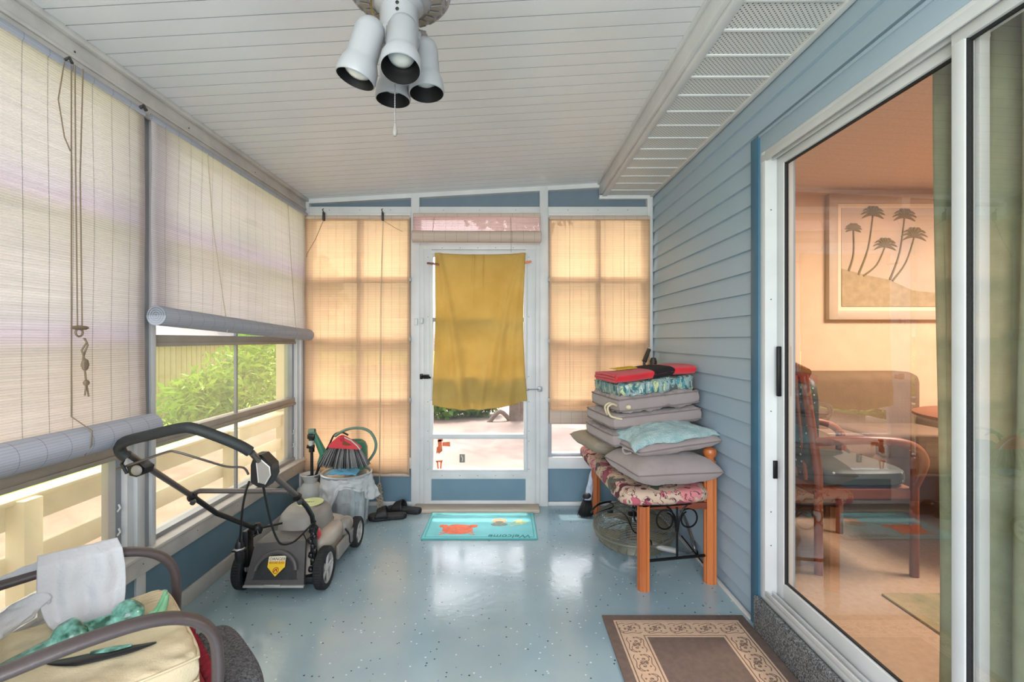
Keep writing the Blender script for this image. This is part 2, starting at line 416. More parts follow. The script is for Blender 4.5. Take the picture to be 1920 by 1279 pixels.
def floral_mat(name, bg, pal, sc=11, warp=.35, stretch=(1,1,1)):
    t = NT(name)
    mp = t.N.new('ShaderNodeMapping'); mp.inputs['Scale'].default_value = stretch; t.L.new(t.tc.outputs['Object'], mp.inputs['Vector'])
    nz = t.N.new('ShaderNodeTexNoise'); nz.inputs['Scale'].default_value = 7; t.L.new(mp.outputs[0], nz.inputs['Vector'])
    va = t.N.new('ShaderNodeVectorMath'); va.operation = 'MULTIPLY_ADD'; va.inputs[1].default_value = (warp,)*3
    t.L.new(nz.outputs['Color'], va.inputs[0]); t.L.new(mp.outputs[0], va.inputs[2])
    v = t.vor(sc, 1, va.outputs[0]); vc = t.vor(sc, 1, va.outputs[0], out='Color')
    s = t.N.new('ShaderNodeSeparateColor'); t.L.new(vc, s.inputs[0])
    stops = [(i/len(pal), p) for i, p in enumerate(pal)]
    col = t.ramp(s.outputs[0], stops, 'CONSTANT')
    petal = t.math('GREATER_THAN', v, t.math('MULTIPLY_ADD', t.noise(sc*4, 3, va.outputs[0]), .5, .26))
    x = t.mix(petal, col, bg)
    ln = t.math('LESS_THAN', t.math('ABSOLUTE', t.math('SUBTRACT', t.noise(sc*1.3, 5, va.outputs[0]), .5)), .015)
    x = t.mix(ln, x, pal[0]); t.L.new(x, t.b.inputs['Base Color']); t.b.inputs['Roughness'].default_value = .9
    t.bump(t.noise(260, 2), .25, .006); return t.m
M['floral'] = floral_mat('rose and leaf floral fabric', c(196, 172, 152), [c(92, 40, 56), c(206, 130, 132), c(176, 90, 104), c(88, 96, 82), c(216, 160, 150), c(150, 74, 90)], 9)
M['floral_blue'] = floral_mat('teal streaked fabric', c(150, 168, 166), [c(60, 110, 116), c(196, 204, 150), c(90, 150, 156), c(90, 90, 92), c(190, 206, 200)], 22, stretch=(1.5, 1.5, .5))
M['dotted'] = (lambda t: (t.L.new(t.mix(t.math('LESS_THAN', t.vor(26, .1), .16), c(46, 62, 62), c(180, 190, 180)), t.b.inputs['Base Color']), t.m)[1])(NT('dotted green fabric'))

def screws(parent, pts, axis, r=.003):
    first = None
    for q in pts:
        if first is None:
            first = MB().lathe([(0, r*.6), (r*.8, r*.4), (r, 0)], (0, 0, 0), axis, 8).build('screw', M['screw']); o = first
        else: o = first.copy(); COL.objects.link(o)
        o.parent = parent; o.location = wmat(parent).inverted() @ Vector(q)
M['groove'] = mat('painted plank joint shade', c(168, 168, 168), .7)  # shade inside the ceiling joints, put into the groove colour
# ================================================================ THE PORCH SHELL
XL, XR, YB, YF = -1.60, 1.166, 3.74, -1.60
zc = lambda x: 2.43+(x-XL)*.055             # underside of the sloping pan roof

f = struct(MB().box(-1.72, 1.2, YF, 3.9, -.12, 0).build('floor', M['floor']))

def ceiling():
    b = MB(); n = int((YB-YF)/.083)+1; x0, x1 = XL-.1, .80
    ys = [YB-.0-i*.083 for i in range(n+1)]
    def row(y, dz): return [b.bm.verts.new((x, y, zc(x)+dz)) for x in (x0, x1)]
    prev = None
    for i, y in enumerate(ys):
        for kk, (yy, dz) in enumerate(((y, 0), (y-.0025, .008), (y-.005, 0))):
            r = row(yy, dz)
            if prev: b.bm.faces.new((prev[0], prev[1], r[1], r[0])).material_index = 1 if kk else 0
            prev = r
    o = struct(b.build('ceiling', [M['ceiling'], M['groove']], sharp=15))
    # roof deck above, so no light leaks in
    q = MB(); q.poly([(XL-.15, YF-.1, 2.47), (1.3, YF-.1, 2.63), (1.3, YF-.1, 2.72), (XL-.15, YF-.1, 2.56)], (0, YB-YF+.2, 0)).build('roof_deck', M['white'], o)
    s = MB(); yy = YB
    while yy > YF:                             # soffit panels: a flat rib, then the perforated field
        s.mi = 0; s.quad((.765, yy, 2.462), (XR+.02, yy, 2.462), (XR+.02, yy-.150, 2.462), (.765, yy-.150, 2.462))
        s.mi = 1; s.box(.765, XR+.02, yy-.156, yy-.150, 2.462, 2.472)
        s.mi = 1; s.box(.765, XR+.02, yy-.016, yy, 2.457, 2.463, .002)
        yy -= .154
    s.build('soffit', [M['soffit'], M['white']], o)
    fa = MB(); fa.box(.742, .765, YF, YB, 2.47, 2.62, .003).box(.765, .800, YF, YB, 2.453, 2.480, .004).box(.725, .742, YF, YB, 2.545, 2.60, .003)
    fa.build('fascia', M['white'], o)
    tr = MB(); tr.box(XR-.025, XR, YF, YB, 2.447, 2.464, .003); tr.build('channel', M['white'], o)
    return o
ceiling()

# left wall: knee wall, sill, posts, beam
wl_ = struct(MB().box(-1.70, XL, YF, YB+.1, 0, .31).build('wall_left', M['panel_blue']))
struct(MB().box(XL, XL+.018, YF, YB, 0, .075, .003).build('baseboard_left', M['white_dirty']))
b = MB(); b.box(-1.72, XL+.025, YF, YB, .30, .392, .004); b.box(-1.72, XL+.045, YF, YB, .384, .398, .003)
o = struct(b.build('trim_1', M['white_dirty']))
screws(o, [(XL+.025, .6+i*.36, .345) for i in range(9)], (1, 0, 0))
b = MB(); b.box(-1.72, XL+.02, YF, YB, 2.30, 2.436, .004); b.box(XL+.02, XL+.035, YF, YB, 2.292, 2.318, .003); b.box(XL+.02, XL+.028, YF, YB, 2.345, 2.36, .003)
b.box(XL+.02, XL+.045, YF, YB, 2.41, 2.432, .004)
o = struct(b.build('trim_2', M['white_dirty']))
screws(o, [(XL+.021, 1.1+i*.31, 2.375-.02*(i % 2)) for i in range(8)], (1, 0, 0), .004)
def post(n, y0, y1, extra=True):
    b = MB(); w = y1-y0
    b.box(-1.70, XL, y0, y1, .31, 2.31)
    if extra:
        b.box(XL, XL+.018, y0+w*.22, y0+w*.46, .39, 2.30, .003); b.box(XL, XL+.010, y0+w*.52, y0+w*.60, .39, 2.30, .002)
        b.box(XL, XL+.018, y0+w*.80, y1, .39, 2.30, .003); b.mi = 1; b.box(XL, XL+.006, y0+w*.60, y0+w*.80, .39, 2.30)
        b.mi = 0; b.box(XL, XL+.012, y0+w*.25, y0+w*.62, .075, .30, .002)
    return struct(b.build('trim_%d' % n, [M['white'], M['alu']]))
post(3, 1.985, 2.125); post(4, 3.60, 3.74); post(5, .25, .39); post(6, -1.6, -1.47)

def window_left(n, y0, y1, mull):
    b = MB(); x0, x1 = -1.685, -1.625
    b.box(x0, x1, y0, y0+.03, .39, 2.30, .002).box(x0, x1, y1-.03, y1, .39, 2.30, .002)
    b.mi = 1
    for z in (.835, 1.30, 1.775): b.box(x0, x1+.01, y0, y1, z, z+.042, .003); b.box(x1-.01, x1+.018, y0, y1, z-.012, z+.006, .002)
    b.mi = 0; b.box(x0, x1+.01, y0, y1, .39, .42, .002)
    for m in mull: b.box(x0+.045, x1, m-.007, m+.007, .39, 2.30)
    o = struct(b.build('window_%d' % n, [M['alu'], M['bronze_rail']]))
    p = MB()
    for z0, z1 in ((.42, .835), (.877, 1.30)): p.quad((-1.655, y0+.03, z0), (-1.655, y1-.03, z0), (-1.655, y1-.03, z1), (-1.655, y0+.03, z1))
    p.build('vinyl_pane', M['vinyl'], o)
    p = MB()
    for z0, z1 in ((1.342, 1.775), (1.817, 2.30)): p.quad((-1.655, y0+.03, z0), (-1.655, y1-.03, z0), (-1.655, y1-.03, z1), (-1.655, y0+.03, z1))
    p.build('pane', M['vinyl_clear'], o)
    for z in (.5, .60): MB().tube([(-1.625, y1-.02, z), (-1.613, y1-.02, z+.015), (-1.62, y1-.02, z+.03)], .004, 6).build('latch', M['white'], o)
    return o
window_left(1, 2.125, 3.60, [2.84]); window_left(2, .39, 1.985, [1.19]); window_left(3, -1.47, .25, [-.6])

# back wall
b = MB()
b.box(XL, -.70, YB+.01, YB+.07, 0, .31).box(.30, XR+.1, YB+.01, YB+.07, 0, .31)
b.build('wall_back', M['panel_blue']); wb = struct(bpy.data.objects['wall_back'])
MB().poly([(XL, YB+.02, 2.36), (XR+.1, YB+.02, 2.36), (XR+.1, YB+.02, 2.62), (XL, YB+.02, 2.46)], (0, .05, 0)).build('gable_panel', M['panel_slate'], wb)
b = MB(); b.box(XL, -.70, YB-.012, YB+.01, 0, .03, .003).box(.30, XR, YB-.012, YB+.01, 0, .03, .003)
struct(b.build('baseboard_back', M['white']))
n = 7
def bbox(x0, x1, z0, z1, y0=YB-.03, y1=YB+.07, m='white', bev=.004):
    global n
    o = struct(MB().box(x0, x1, y0, y1, z0, z1, bev).build('trim_%d' % n, M[m])); n += 1; return o
bbox(XL, -1.555, 0, 2.44); bbox(1.122, XR, 0, 2.46)
bbox(-.748, -.682, 0, zc(-.7)); bbox(.270, .336, 0, zc(.3))
for x0, x1 in ((-1.555, -.748), (-.682, .270), (.336, 1.122)):
    b = MB(); b.box(x0, x1, YB-.03, YB+.07, 2.285, 2.372, .004); b.box(x0, x1, YB-.042, YB-.03, 2.30, 2.318, .002)
    o = struct(b.build('trim_%d' % n, M['white'])); n += 1
    screws(o, [(x0+(x1-x0)*(.2+.3*k), YB-.031, 2.345) for k in range(3)], (0, -1, 0))
b = MB(); b.poly([(XL, YB-.03, zc(XL)-.035), (.765, YB-.03, zc(.765)-.035), (.765, YB-.03, zc(.765)+.005), (XL, YB-.03, zc(XL)+.005)], (0, .05, 0))
b.box(.742, XR, YB-.03, YB+.02, 2.435, 2.464, .002)
struct(b.build('trim_%d' % n, M['white'])); n += 1
bbox(-1.555, -.748, .30, .385, YB-.035); bbox(.336, 1.122, .30, .392, YB-.035)

def window_back(nm, x0, x1, z0, rails, mull, lo=.03):
    b = MB(); y0, y1 = YB-.005, YB+.05
    b.box(x0, x0+lo, y0, y1, z0, 2.285).box(x1-lo, x1, y0, y1, z0, 2.285).box(x0, x1, y0, y1, z0, z0+.025, .002)
    for z in rails: b.box(x0, x1, y0-.05, y1, z-.019, z+.019, .003)
    for m in mull: b.box(m-.013, m+.013, y0-.045, y1, z0, 2.285)
    o = struct(b.build(nm, M['alu']))
    MB().quad((x0, YB+.03, z0), (x1, YB+.03, z0), (x1, YB+.03, 2.285), (x0, YB+.03, 2.285)).build('pane', M['vinyl_clear'], o)
    return o
window_back('window_4', -1.556, -.747, .38, (1.796, 1.324, .842), (-1.156,))
window_back('window_5', .336, 1.122, .392, (1.796, 1.308, .842), (.735,))
b = MB(); b.box(-.682, .270, YB-.005, YB+.05, 2.064, 2.10, .003)
o = struct(b.build('window_6', M['white']))
MB().quad((-.68, YB+.03, 2.1), (.27, YB+.03, 2.1), (.27, YB+.03, 2.285), (-.68, YB+.03, 2.285)).build('pane', M['vinyl_clear'], o)

# storm door
def storm_door():
    b = MB(); y0, y1 = YB-.045, YB
    # jambs and head
    b.box(-.682, -.644, YB-.035, YB+.06, 0, 2.064, .003).box(.236, .270, YB-.035, YB+.06, 0, 2.064, .003).box(-.682, .270, YB-.035, YB+.06, 2.03, 2.066, .003)
    o = struct(b.build('door_1', M['white']))
    s = MB()
    s.box(-.644, -.585, y0, y1, .008, 2.030, .004).box(.157, .236, y0, y1, .008, 2.030, .004)
    s.box(-.60, .17, y0, y1, 1.99, 2.026, .004).box(-.60, .17, y0, y1, .845, 1.012, .004).box(-.60, .17, y0, y1, .222, .285, .004).box(-.60, .17, y0, y1, .012, .052, .004)
    s.build('slab', M['white'], o)
    r = MB()                                  # inner frames of the two glazed inserts
    for z0, z1 in ((1.012, 1.99), (.285, .845)):
        r.box(-.600, -.572, y0-.012, y1-.01, z0, z1, .003).box(.142, .168, y0-.012, y1-.01, z0, z1, .003)
        r.box(-.60, .168, y0-.012, y1-.01, z1-.014, z1, .003).box(-.60, .168, y0-.012, y1-.01, z0, z0+.014, .003)
    r.mi = 1; r.box(-.575, .145, y0-.008, y1-.01, 1.462, 1.492, .003)
    r.mi = 0; r.box(-.60, .168, y0-.014, y1-.01, .540, .578, .004)
    r.build('insert_frame', [M['white'], M['alu']], o)
    g = MB()
    for z0, z1 in ((1.02, 1.99), (.578, .84), (.290, .540)): g.quad((-.575, YB-.02, z0), (.145, YB-.02, z0), (.145, YB-.02, z1), (-.575, YB-.02, z1))
    g.build('pane', M['vinyl_clear'], o)
    MB().box(-.60, .165, y0+.008, y1-.01, .052, .222).build('kick_panel', M['panel_blue'], o)
    k = MB()                                  # closing latch on the left
    k.box(-.672, -.650, y0-.02, y0+.01, 1.01, 1.05, .004).tube([(-.66, y0-.02, 1.03), (-.60, y0-.035, 1.03), (-.585, y0-.04, 1.022)], .008, 8).box(-.645, -.60, y0-.012, y0, 1.012, 1.045, .004)
    k.build('handle', M['iron'], o)
    k = MB(); k.box(-.718, -.693, y0-.006, y0+.02, 1.434, 1.486, .004).box(-.672, -.648, y0-.022, y0, 1.446, 1.49, .005)
    k.build('catch', M['white'], o)
    k = MB(); k.box(.165, .182, y0-.012, y0, .918, .936, .002).tube([(.172, y0-.01, .927), (.20, y0-.022, .930), (.235, y0-.022, .930), (.262, y0-.012, .930)], .004, 6).box(.252, .286, y0-.008, y0+.02, .912, .948, .002)
    k.build('hook_latch', M['alu'], o)
    screws(o, [(x, y0-.001, z) for z in (.3, .52, .6, .83, 1.03, 1.5, 1.97) for x in (-.612, .182)]+[(-.5+i*.14, y0-.001, .25) for i in range(5)]+[(-.5+i*.14, YB-.036, 2.045) for i in range(5)], (0, -1, 0))
    t = MB(); P = lambda x, z: (x, YB-.024, z)
    for q in (((-.538, .525), (-.507, .53), (-.50, .44), (-.53, .415)), ((-.535, .535), (-.498, .538), (-.495, .517), (-.535, .512)), ((-.50, .508), (-.44, .512), (-.438, .475), (-.50, .478)), ((-.545, .47), (-.53, .475), (-.53, .425), (-.548, .42)), ((-.552, .362), (-.498, .366), (-.50, .352), (-.552, .350)), ((-.545, .355), (-.535, .355), (-.528, .30), (-.54, .30)), ((-.515, .355), (-.503, .355), (-.508, .30), (-.52, .30))):
        t.poly([P(*p) for p in q], (0, -.003, 0))
    t.build('tape', M['tape'], o)
    t = MB(); t.box(-.365, -.322, YB-.030, YB-.022, .348, .415, .002); t.mi = 1; t.tube([(-.343, YB-.031, .36), (-.338, YB-.034, .38), (-.35, YB-.031, .405)], .004, 6)
    t.build('latch_plate', [M['label_grey'], M['white']], o)
    return o
storm_door()
o = struct(MB().box(-.71, .26, 3.565, 3.70, 0, .028, .006).build('trim_%d' % n, M['threshold'])); n += 1

# ---------------------------------------------------------------- right wall: lap siding with the sliding door opening
LAP = .104; PH = (1.853 % LAP)
def siding(name, y0, y1, z0, z1, parent=None):
    b = MB(); z = math.floor((z0-PH)/LAP)*LAP+PH; prof = []
    while z < z1:
        for zz, x in ((z, XR+.012), (z+.001, XR-.004), (z+LAP-.001, XR+.011)):
            if z0 <= zz <= z1: prof.append((zz, x))
        z += LAP
    prof = [(z0, XR+.012)]+prof+[(z1, XR+.01)]
    pv = None
    for zz, x in prof:
        r = [b.bm.verts.new((x, y0, zz)), b.bm.verts.new((x, y1, zz))]
        if pv: b.bm.faces.new((pv[0], pv[1], r[1], r[0]))
        pv = r
    b.box(XR+.014, XR+.16, y0, y1, z0, z1)
    return b.build(name, M['siding'], parent, sharp=10)
DY1, DY0, DZ0, DZ1 = 2.138, .36, .165, 2.165      # the opening
wr = struct(siding('wall_right', DY1+.01, YB+.05, 0, 2.47))
siding('header_siding', YF, DY1+.01, DZ1+.08, 2.47, wr)
siding('side_siding', YF, DY0, 0, DZ1+.08, wr)
MB().box(XR+.014, XR+.16, DY0, DY1, -.02, DZ0-.015).build('sill_wall', M['siding'], wr)
b = MB(); b.box(XR-.014, XR+.02, DY1, DY1+.068, 0, DZ1+.085, .003)
struct(b.build('trim_%d' % n, M['casing'])); n += 1
b = MB(); b.box(XR-.008, XR+.02, DY0-.07, DY1, DZ1, DZ1+.085, .003); b.box(XR-.014, XR, DY0-.07, DY1, DZ1+.072, DZ1+.085, .002)
struct(b.build('trim_%d' % n, M['siding'])); n += 1
struct(MB().box(XR-.020, XR, DY1+.07, YB, 0, .012, .003).build('trim_%d' % n, M['white_dirty'])); n += 1

def sliding_door():
    b = MB()
    b.box(XR-.006, XR+.12, DY1-.040, DY1, DZ0-.005, DZ1, .002)          # left jamb with its tracks
    b.box(XR-.006, XR+.12, DY0, DY0+.03, DZ0-.005, DZ1, .002)
    b.box(XR-.006, XR+.12, DY0, DY1, DZ1-.022, DZ1, .002)
    b.box(XR-.006, XR+.12, DY0, DY1, DZ0-.02, DZ0+.012, .002)
    for x in (XR-.006, XR+.024, XR+.054, XR+.09):
        b.box(x, x+.005, DY0, DY1, DZ0+.01, DZ0+.032, .001); b.box(x, x+.006, DY0, DY1, DZ1-.045, DZ1-.015, .001)
    o = struct(b.build('door_2', M['white']))
    screws(o, [(XR+.02, DY1-.041, z) for z in (1.0, 1.5, .55, 1.9, .40)], (0, -1, 0))
    k = MB(); k.box(XR+.028, XR+.05, DY1-.048, DY1-.04, .70, .78, .002).build('keeper', M['iron'], o)
    def panel(x0, x1, y0, y1, m, lw, rw):     # lw: stile towards the back wall, rw: towards the camera
        z0, z1 = DZ0+.014, DZ1-.02
        p = MB(); p.box(x0, x1, y1-lw, y1, z0, z1, .003).box(x0, x1, y0, y0+rw, z0, z1, .003)
        p.box(x0, x1, y0, y1, z0, z0+.075, .003).box(x0, x1, y0, y1, z1-.052, z1, .003)
        q = p.build(m, M['white'], o)
        g = MB(); t = .0035; yy0, yy1, zz0, zz1 = y0+rw, y1-lw, z0+.075, z1-.052
        xg = (x0+x1)/2; a, e = x0+.004, x1-.004
        g.box(a, xg+.005, yy1-t, yy1, zz0, zz1).box(a, xg+.005, yy0, yy0+t, zz0, zz1).box(xg-.004, xg+.005, yy0, yy1, zz0, zz0+t*2).box(xg-.004, xg+.005, yy0, yy1, zz1-t*2, zz1)
        g.build('gasket', M['black_rubber'], q)
        xm = (x0+x1)/2
        MB().quad((xm, yy0, zz0), (xm, yy1, zz0), (xm, yy1, zz1), (xm, yy0, zz1)).build('pane', M['door_glass'], q)
        return q
    a = panel(XR+.046, XR+.074, 1.200, DY1-.040, 'sliding_panel', .052, .042)
    panel(XR+.012, XR+.040, DY0+.03, 1.2415, 'fixed_panel', .037, .05)
    h = MB(); h.box(XR+.030, XR+.046, DY1-.078, DY1-.062, 1.07, 1.29, .004); h.build('handle', M['iron'], a)
    return o
sliding_door()

# end of the porch behind the camera: knee wall, posts and header of another window row
b = MB(); b.box(XL-.1, XR+.1, YF-.08, YF, 0, .39).box(XL-.1, XR+.1, YF-.08, YF, 2.3, 2.6).box(-.30, -.22, YF-.08, YF, .39, 2.3).box(-1.7, -1.55, YF-.08, YF, .39, 2.3).box(1.1, 1.26, YF-.08, YF, .39, 2.3)
struct(b.build('wall_front', M['white']))

# ---------------------------------------------------------------- living room behind the glass
IX0, IX1, IY0, IY1, IZ0, IZ1 = XR+.16, 5.2, -1.5, 3.90, .15, 2.566
struct(MB().box(IX0-.02, IX1, IY0, IY1, IZ0-.1, IZ0).build('floor_inside', M['inner_floor']))
struct(MB().box(IX0-.15, IX1, IY0, IY1+.1, IZ1, IZ1+.1).build('ceiling_inside', M['popcorn']))
struct(MB().box(IX0-.15, IX1+.1, IY1, IY1+.1, 0, IZ1).build('wall_inside_back', M['plaster']))
struct(MB().box(IX1, IX1+.1, IY0, IY1, 0, IZ1+.1).build('wall_inside_right', M['plaster']))
struct(MB().box(IX0-.15, IX1+.1, IY0-.1, IY0, 0, IZ1+.1).build('wall_inside_front', M['plaster']))
# ================================================================ SHADES
def shade(name, label, p0, d, L, zt, zb, zb2, r, mats, cords, roll='bottom', group=None, off=(0,0,0)):
    """p0: (x,y) of the first end, d: unit (dx,dy) along the shade, L length"""
    d = Vector((d[0], d[1], 0)); q = Vector((p0[0], p0[1], 0)); nrm = Vector(off)
    t = thing(name, label, 'shade', (p0[0], p0[1], zt), 0, group)
    m = MB()
    def fn(u, v):
        zlow = zb+(zb2-zb)*u
        w = .004*math.sin(u*23+v*3)*v+.003*math.sin(v*9+u*5)
        p = q+d*(L*u)+nrm*w; p.z = zt+(zlow-zt)*v; return p
    m.grid(40, 40, fn).build('slats', mats[0], t, solid=.0015)
    c0 = q+d*0; c1 = q+d*L
    if roll == 'bottom':
        a = c0+nrm*(r*.55); a.z = zb; e = c1+nrm*(r*.55); e.z = zb2
        R = MB(); ax = (e-a)
        R.tube([a+ax*(i/24) for i in range(25)], r, 20)
        # spiral seen at the ends
        ro = R.build('roll', mats[1], t, sharp=50)
        for pt, s in ((a, -1), (e, 1)):
            sp = MB(); ux = ax.normalized(); w1 = nrm.normalized(); w2 = Vector((0, 0, 1)); pts = []
            for k in range(60):
                an = k*.42; rr = r*.94*(1-k/62); pts.append(pt+ux*s*.002+w1*rr*math.cos(an)+w2*rr*math.sin(an))
            sp.tube(pts, .0016, 5).build('spiral_end', M['blind_white_roll'], ro)
    if roll == 'bar':
        R = MB(); a = c0.copy(); e = c1.copy(); a.z = zb; e.z = zb2
        R.tube([a, e], r, 12, flat=(.5, 1)).build('bottom_bar', mats[1], t)
    h = MB(); a = c0.copy(); a.z = zt; e = c1.copy(); e.z = zt
    h.tube([a, e], .012, 8, flat=(.5, 1.2)).build('head_rail', mats[1], t)
    for pts, rad, mt in cords:
        MB().tube(pts, rad, 6).build('cord', mt, t)
    return t

XS = -1.535
t = shade('roller_shade', 'white slatted shade on the left wall nearest the camera, rolled up at its bottom', (XS, .30), (0, 1), 1.695, 2.285, .965, .955, .052,
      (M['blind_white'], M['blind_white_roll']),
      [([(XS+.03, 1.64, 2.28), (XS+.028, 1.645, 1.9), (XS+.03, 1.65, 1.36)], .0022, M['cord_dark']),
       ([(XS+.036, 1.665, 2.28), (XS+.03, 1.66, 1.9), (XS+.03, 1.668, 1.36)], .0022, M['cord_dark']),
       ([(XS+.012, 1.62, 2.28), (XS+.01, 1.60, 2.14), (XS+.012, 1.62, 2.02), (XS+.01, 1.645, 1.98)], .002, M['cord_dark']),
       ([(XS+.012, 1.646, 2.28), (XS+.012, 1.646, 1.05), (XS+.085, 1.646, 1.0), (XS+.082, 1.646, .95), (XS+.06, 1.645, .915)], .0022, M['cord_dark'])], off=(1, 0, 0))
# knotted pull cords with a ring
k = MB(); k.tube([(XS+.034, 1.652+.014*math.cos(a), 1.345+.014*math.sin(a)) for a in [i*PI/6 for i in range(12)]], .0035, 6, closed=True)
k.blob((XS+.033, 1.655, 1.362), .012, .03, .007, 8, .4)
for (dy, dz, L) in ((.018, -.02, .1), (.022, -.02, .17)):
    k.tube([(XS+.034+.004*math.sin(i*1.9), 1.652+dy+.008*math.sin(i*1.3), 1.345+dz-L*i/7) for i in range(8)], .003, 6)
k.blob((XS+.034, 1.675, 1.23), .007, .012, .018, 8, .5); k.blob((XS+.034, 1.68, 1.165), .007, .009, .009, 8, .5)
k.tube([(XS+.034, 1.68, 1.165), (XS+.034, 1.674, 1.12)], .0028, 6).tube([(XS+.034, 1.68, 1.165), (XS+.034, 1.69, 1.115)], .0028, 6)
k.build('knotted_pull', M['cord_dark'], t)
for yy, rr in ((1.63, .005), (1.965, .007)): MB().tube([(XS, yy, 2.29), (XS+.02, yy, 2.30), (XS+.03, yy, 2.28)], rr, 6).build('hook', M['screw'], t)

YS2 = 3.60
shade('roller_shade', 'white slatted shade beside the back left corner, rolled up to mid height', (XS, 2.03), (0, 1), YS2-2.03, 2.285, 1.425, 1.355, .043,
      (M['blind_white'], M['blind_white_roll']),
      [([(XS+.004, 2.41, 2.28), (XS+.02, 2.43, 1.9), (XS+.045, 2.50, 1.44), (XS+.06, 2.505, 1.40), (XS+.05, 2.50, 1.36)], .0022, M['cord']),
       ([(XS+.004, 3.30, 2.28), (XS+.02, 3.31, 1.9), (XS+.045, 3.33, 1.42), (XS+.063, 3.33, 1.38), (XS+.05, 3.33, 1.325)], .0022, M['cord'])], off=(1, 0, 0))

YS = 3.665
t = shade('woven_shade', 'long tan woven shade let down left of the door', (-1.572, YS), (1, 0), .822, 2.275, .265, .262, .012,
      (M['blind_tan'], M['blind_tan_roll']),
      [([(-.955, YS-.012, 2.26), (-.972, YS-.02, 1.6), (-.975, YS-.02, .9), (-.982, YS-.02, .19)], .0022, M['cord']),
       ([(-.955, YS-.012, 2.26), (-.962, YS-.024, 1.6), (-.968, YS-.026, .9), (-.976, YS-.028, .19)], .0018, M['cord']),
       ([(-1.413, YS-.012, 2.26), (-1.48, YS-.014, 2.10), (-1.545, YS-.012, 1.99), (-1.552, YS-.012, 1.96)], .002, M['cord_dark']),
       ([(-.955, YS-.012, 2.25), (-.86, YS-.012, 2.19), (-.80, YS-.012, 2.16)], .0016, M['cord_dark'])], roll='bar', off=(0, -1, 0))
for x in (-1.413, -.955):
    k = MB(); k.box(x-.007, x+.007, YS-.03, YS-.006, 2.245, 2.31, .003); k.tube([(x, YS-.02, 2.31), (x-.006, YS-.03, 2.328), (x+.004, YS-.03, 2.335)], .004, 6)
    k.build('hook', M['screw'], t)
k = MB(); random.seed(3)
for s in range(5):
    pts = []
    for i in range(9):
        z = .21-.19*i/8; w = .034*math.sin(PI*(i/8)*.8+.15)
        pts.append((-.978+w*math.sin(i*2.4+s*1.9), YS-.03+.014*math.cos(i*1.7+s), z))
    k.tube(pts, .0040, 6, smooth=4)
k.build('knotted_pull', M['cord'], t)

t = shade('woven_shade', 'tan woven shade right of the door, ending above the lower pane', (.342, YS), (1, 0), .785, 2.272, .672, .668, .011,
      (M['blind_tan'], M['blind_tan_roll']),
      [([(.50, YS-.006, 2.27), (.502, YS-.008, .69)], .0014, M['cord']), ([(.925, YS-.006, 2.27), (.925, YS-.008, .69)], .0014, M['cord'])], roll='bar', off=(0, -1, 0))
k = MB(); k.box(.345, 1.122, YS-.013, YS-.009, .672, .762, .001); k.tube([(.342, YS-.012, .764), (1.125, YS-.012, .762)], .007, 8)
k.build('valance', M['blind_tan_roll'], t)
k = MB(); k.box(.342, 1.126, YS-.014, YS-.004, 2.255, 2.272, .002); k.build('valance', M['blind_tan_roll'], t)

t = shade('woven_shade', 'short pinkish woven shade rolled up just above the door', (-.715, YS-.03), (1, 0), .985, 2.285, 2.115, 2.110, .045,
      (M['blind_pink'], M['blind_tan_roll']),
      [([(.04, YS-.05, 2.26), (.042, YS-.12, 2.14), (.042, YS-.115, 2.05), (.042, YS-.07, 1.99)], .0016, M['cord_dark']), ([(-.55, YS-.05, 2.26), (-.55, YS-.12, 2.14)], .0016, M['cord_dark'])], off=(0, -1, 0))

# ================================================================ TOWEL ON THE DOOR
def towel():
    Y0 = 3.672
    def fn(u, v):
        xl = -.552+.012*math.sin(v*5)*v-.006*v; xr = .155-.02*math.sin(PI*v)+.012*v*v
        x = xl+(xr-xl)*u
        top = 1.998-.012*math.sin(PI*u); bot = .812-.052*math.sin(PI*min(1, u*1.05))**.7+.028*u
        bot += .002*math.sin(u*34)
        z = top+(bot-top)*v
        y = 0
        for (u0, u1, w, h) in ((.03, .34, .030, .034), (.05, .17, .022, .020), (.97, .62, .030, .036), (.99, .82, .026, .026), (.43, .41, .014, .016), (.53, .53, .012, .016), (.9, .5, .02, .014)):
            cc = u0+(u1-u0)*v**.8; amp = h*(.35+.65*v) if abs(u0-.5) > .2 else h*max(0, 1-v*2.5)
            y += amp*math.exp(-((u-cc)/(w*(1+v)))**2)
        y += .014*v*v*math.sin(u*26+1)+.008*noise.noise(Vector((x*9, z*5, 0)))
        return Vector((x, Y0-y, z))
    o = MB().grid(90, 120, fn).build('bath_towel', M['towel'], None, solid=.004)
    tag(o, 'mustard yellow bath towel pinned over the door glass', 'towel')
    for i, (x, z, r) in enumerate(((-.565, 1.912, .12), (.170, 1.925, -.2))):
        k = MB(); Mx = Matrix.Translation((x, Y0-.012, z)) @ Matrix.Rotation(r, 4, 'Y')
        k.box(-.048 if i == 0 else -.02, .048 if i == 0 else .03, -.012, -.002, -.008, .004, .003, M=Mx).box(-.048 if i == 0 else -.02, .048 if i == 0 else .03, .0, .008, -.004, .008, .003, M=Mx)
        k.tube([Mx @ Vector((.0, -.014, 0)), Mx @ Vector((0, .008, .012)), Mx @ Vector((.01, .004, -.01))], .002, 6)
        q = k.build('clothes_peg', M['wood_dark' if i == 0 else 'orange'])
        tag(q, ['brown clothes peg holding the upper left corner of the yellow towel', 'orange clothes peg at the upper right corner of the yellow towel'][i], 'clothes peg', 'pegs holding the towel')
towel()

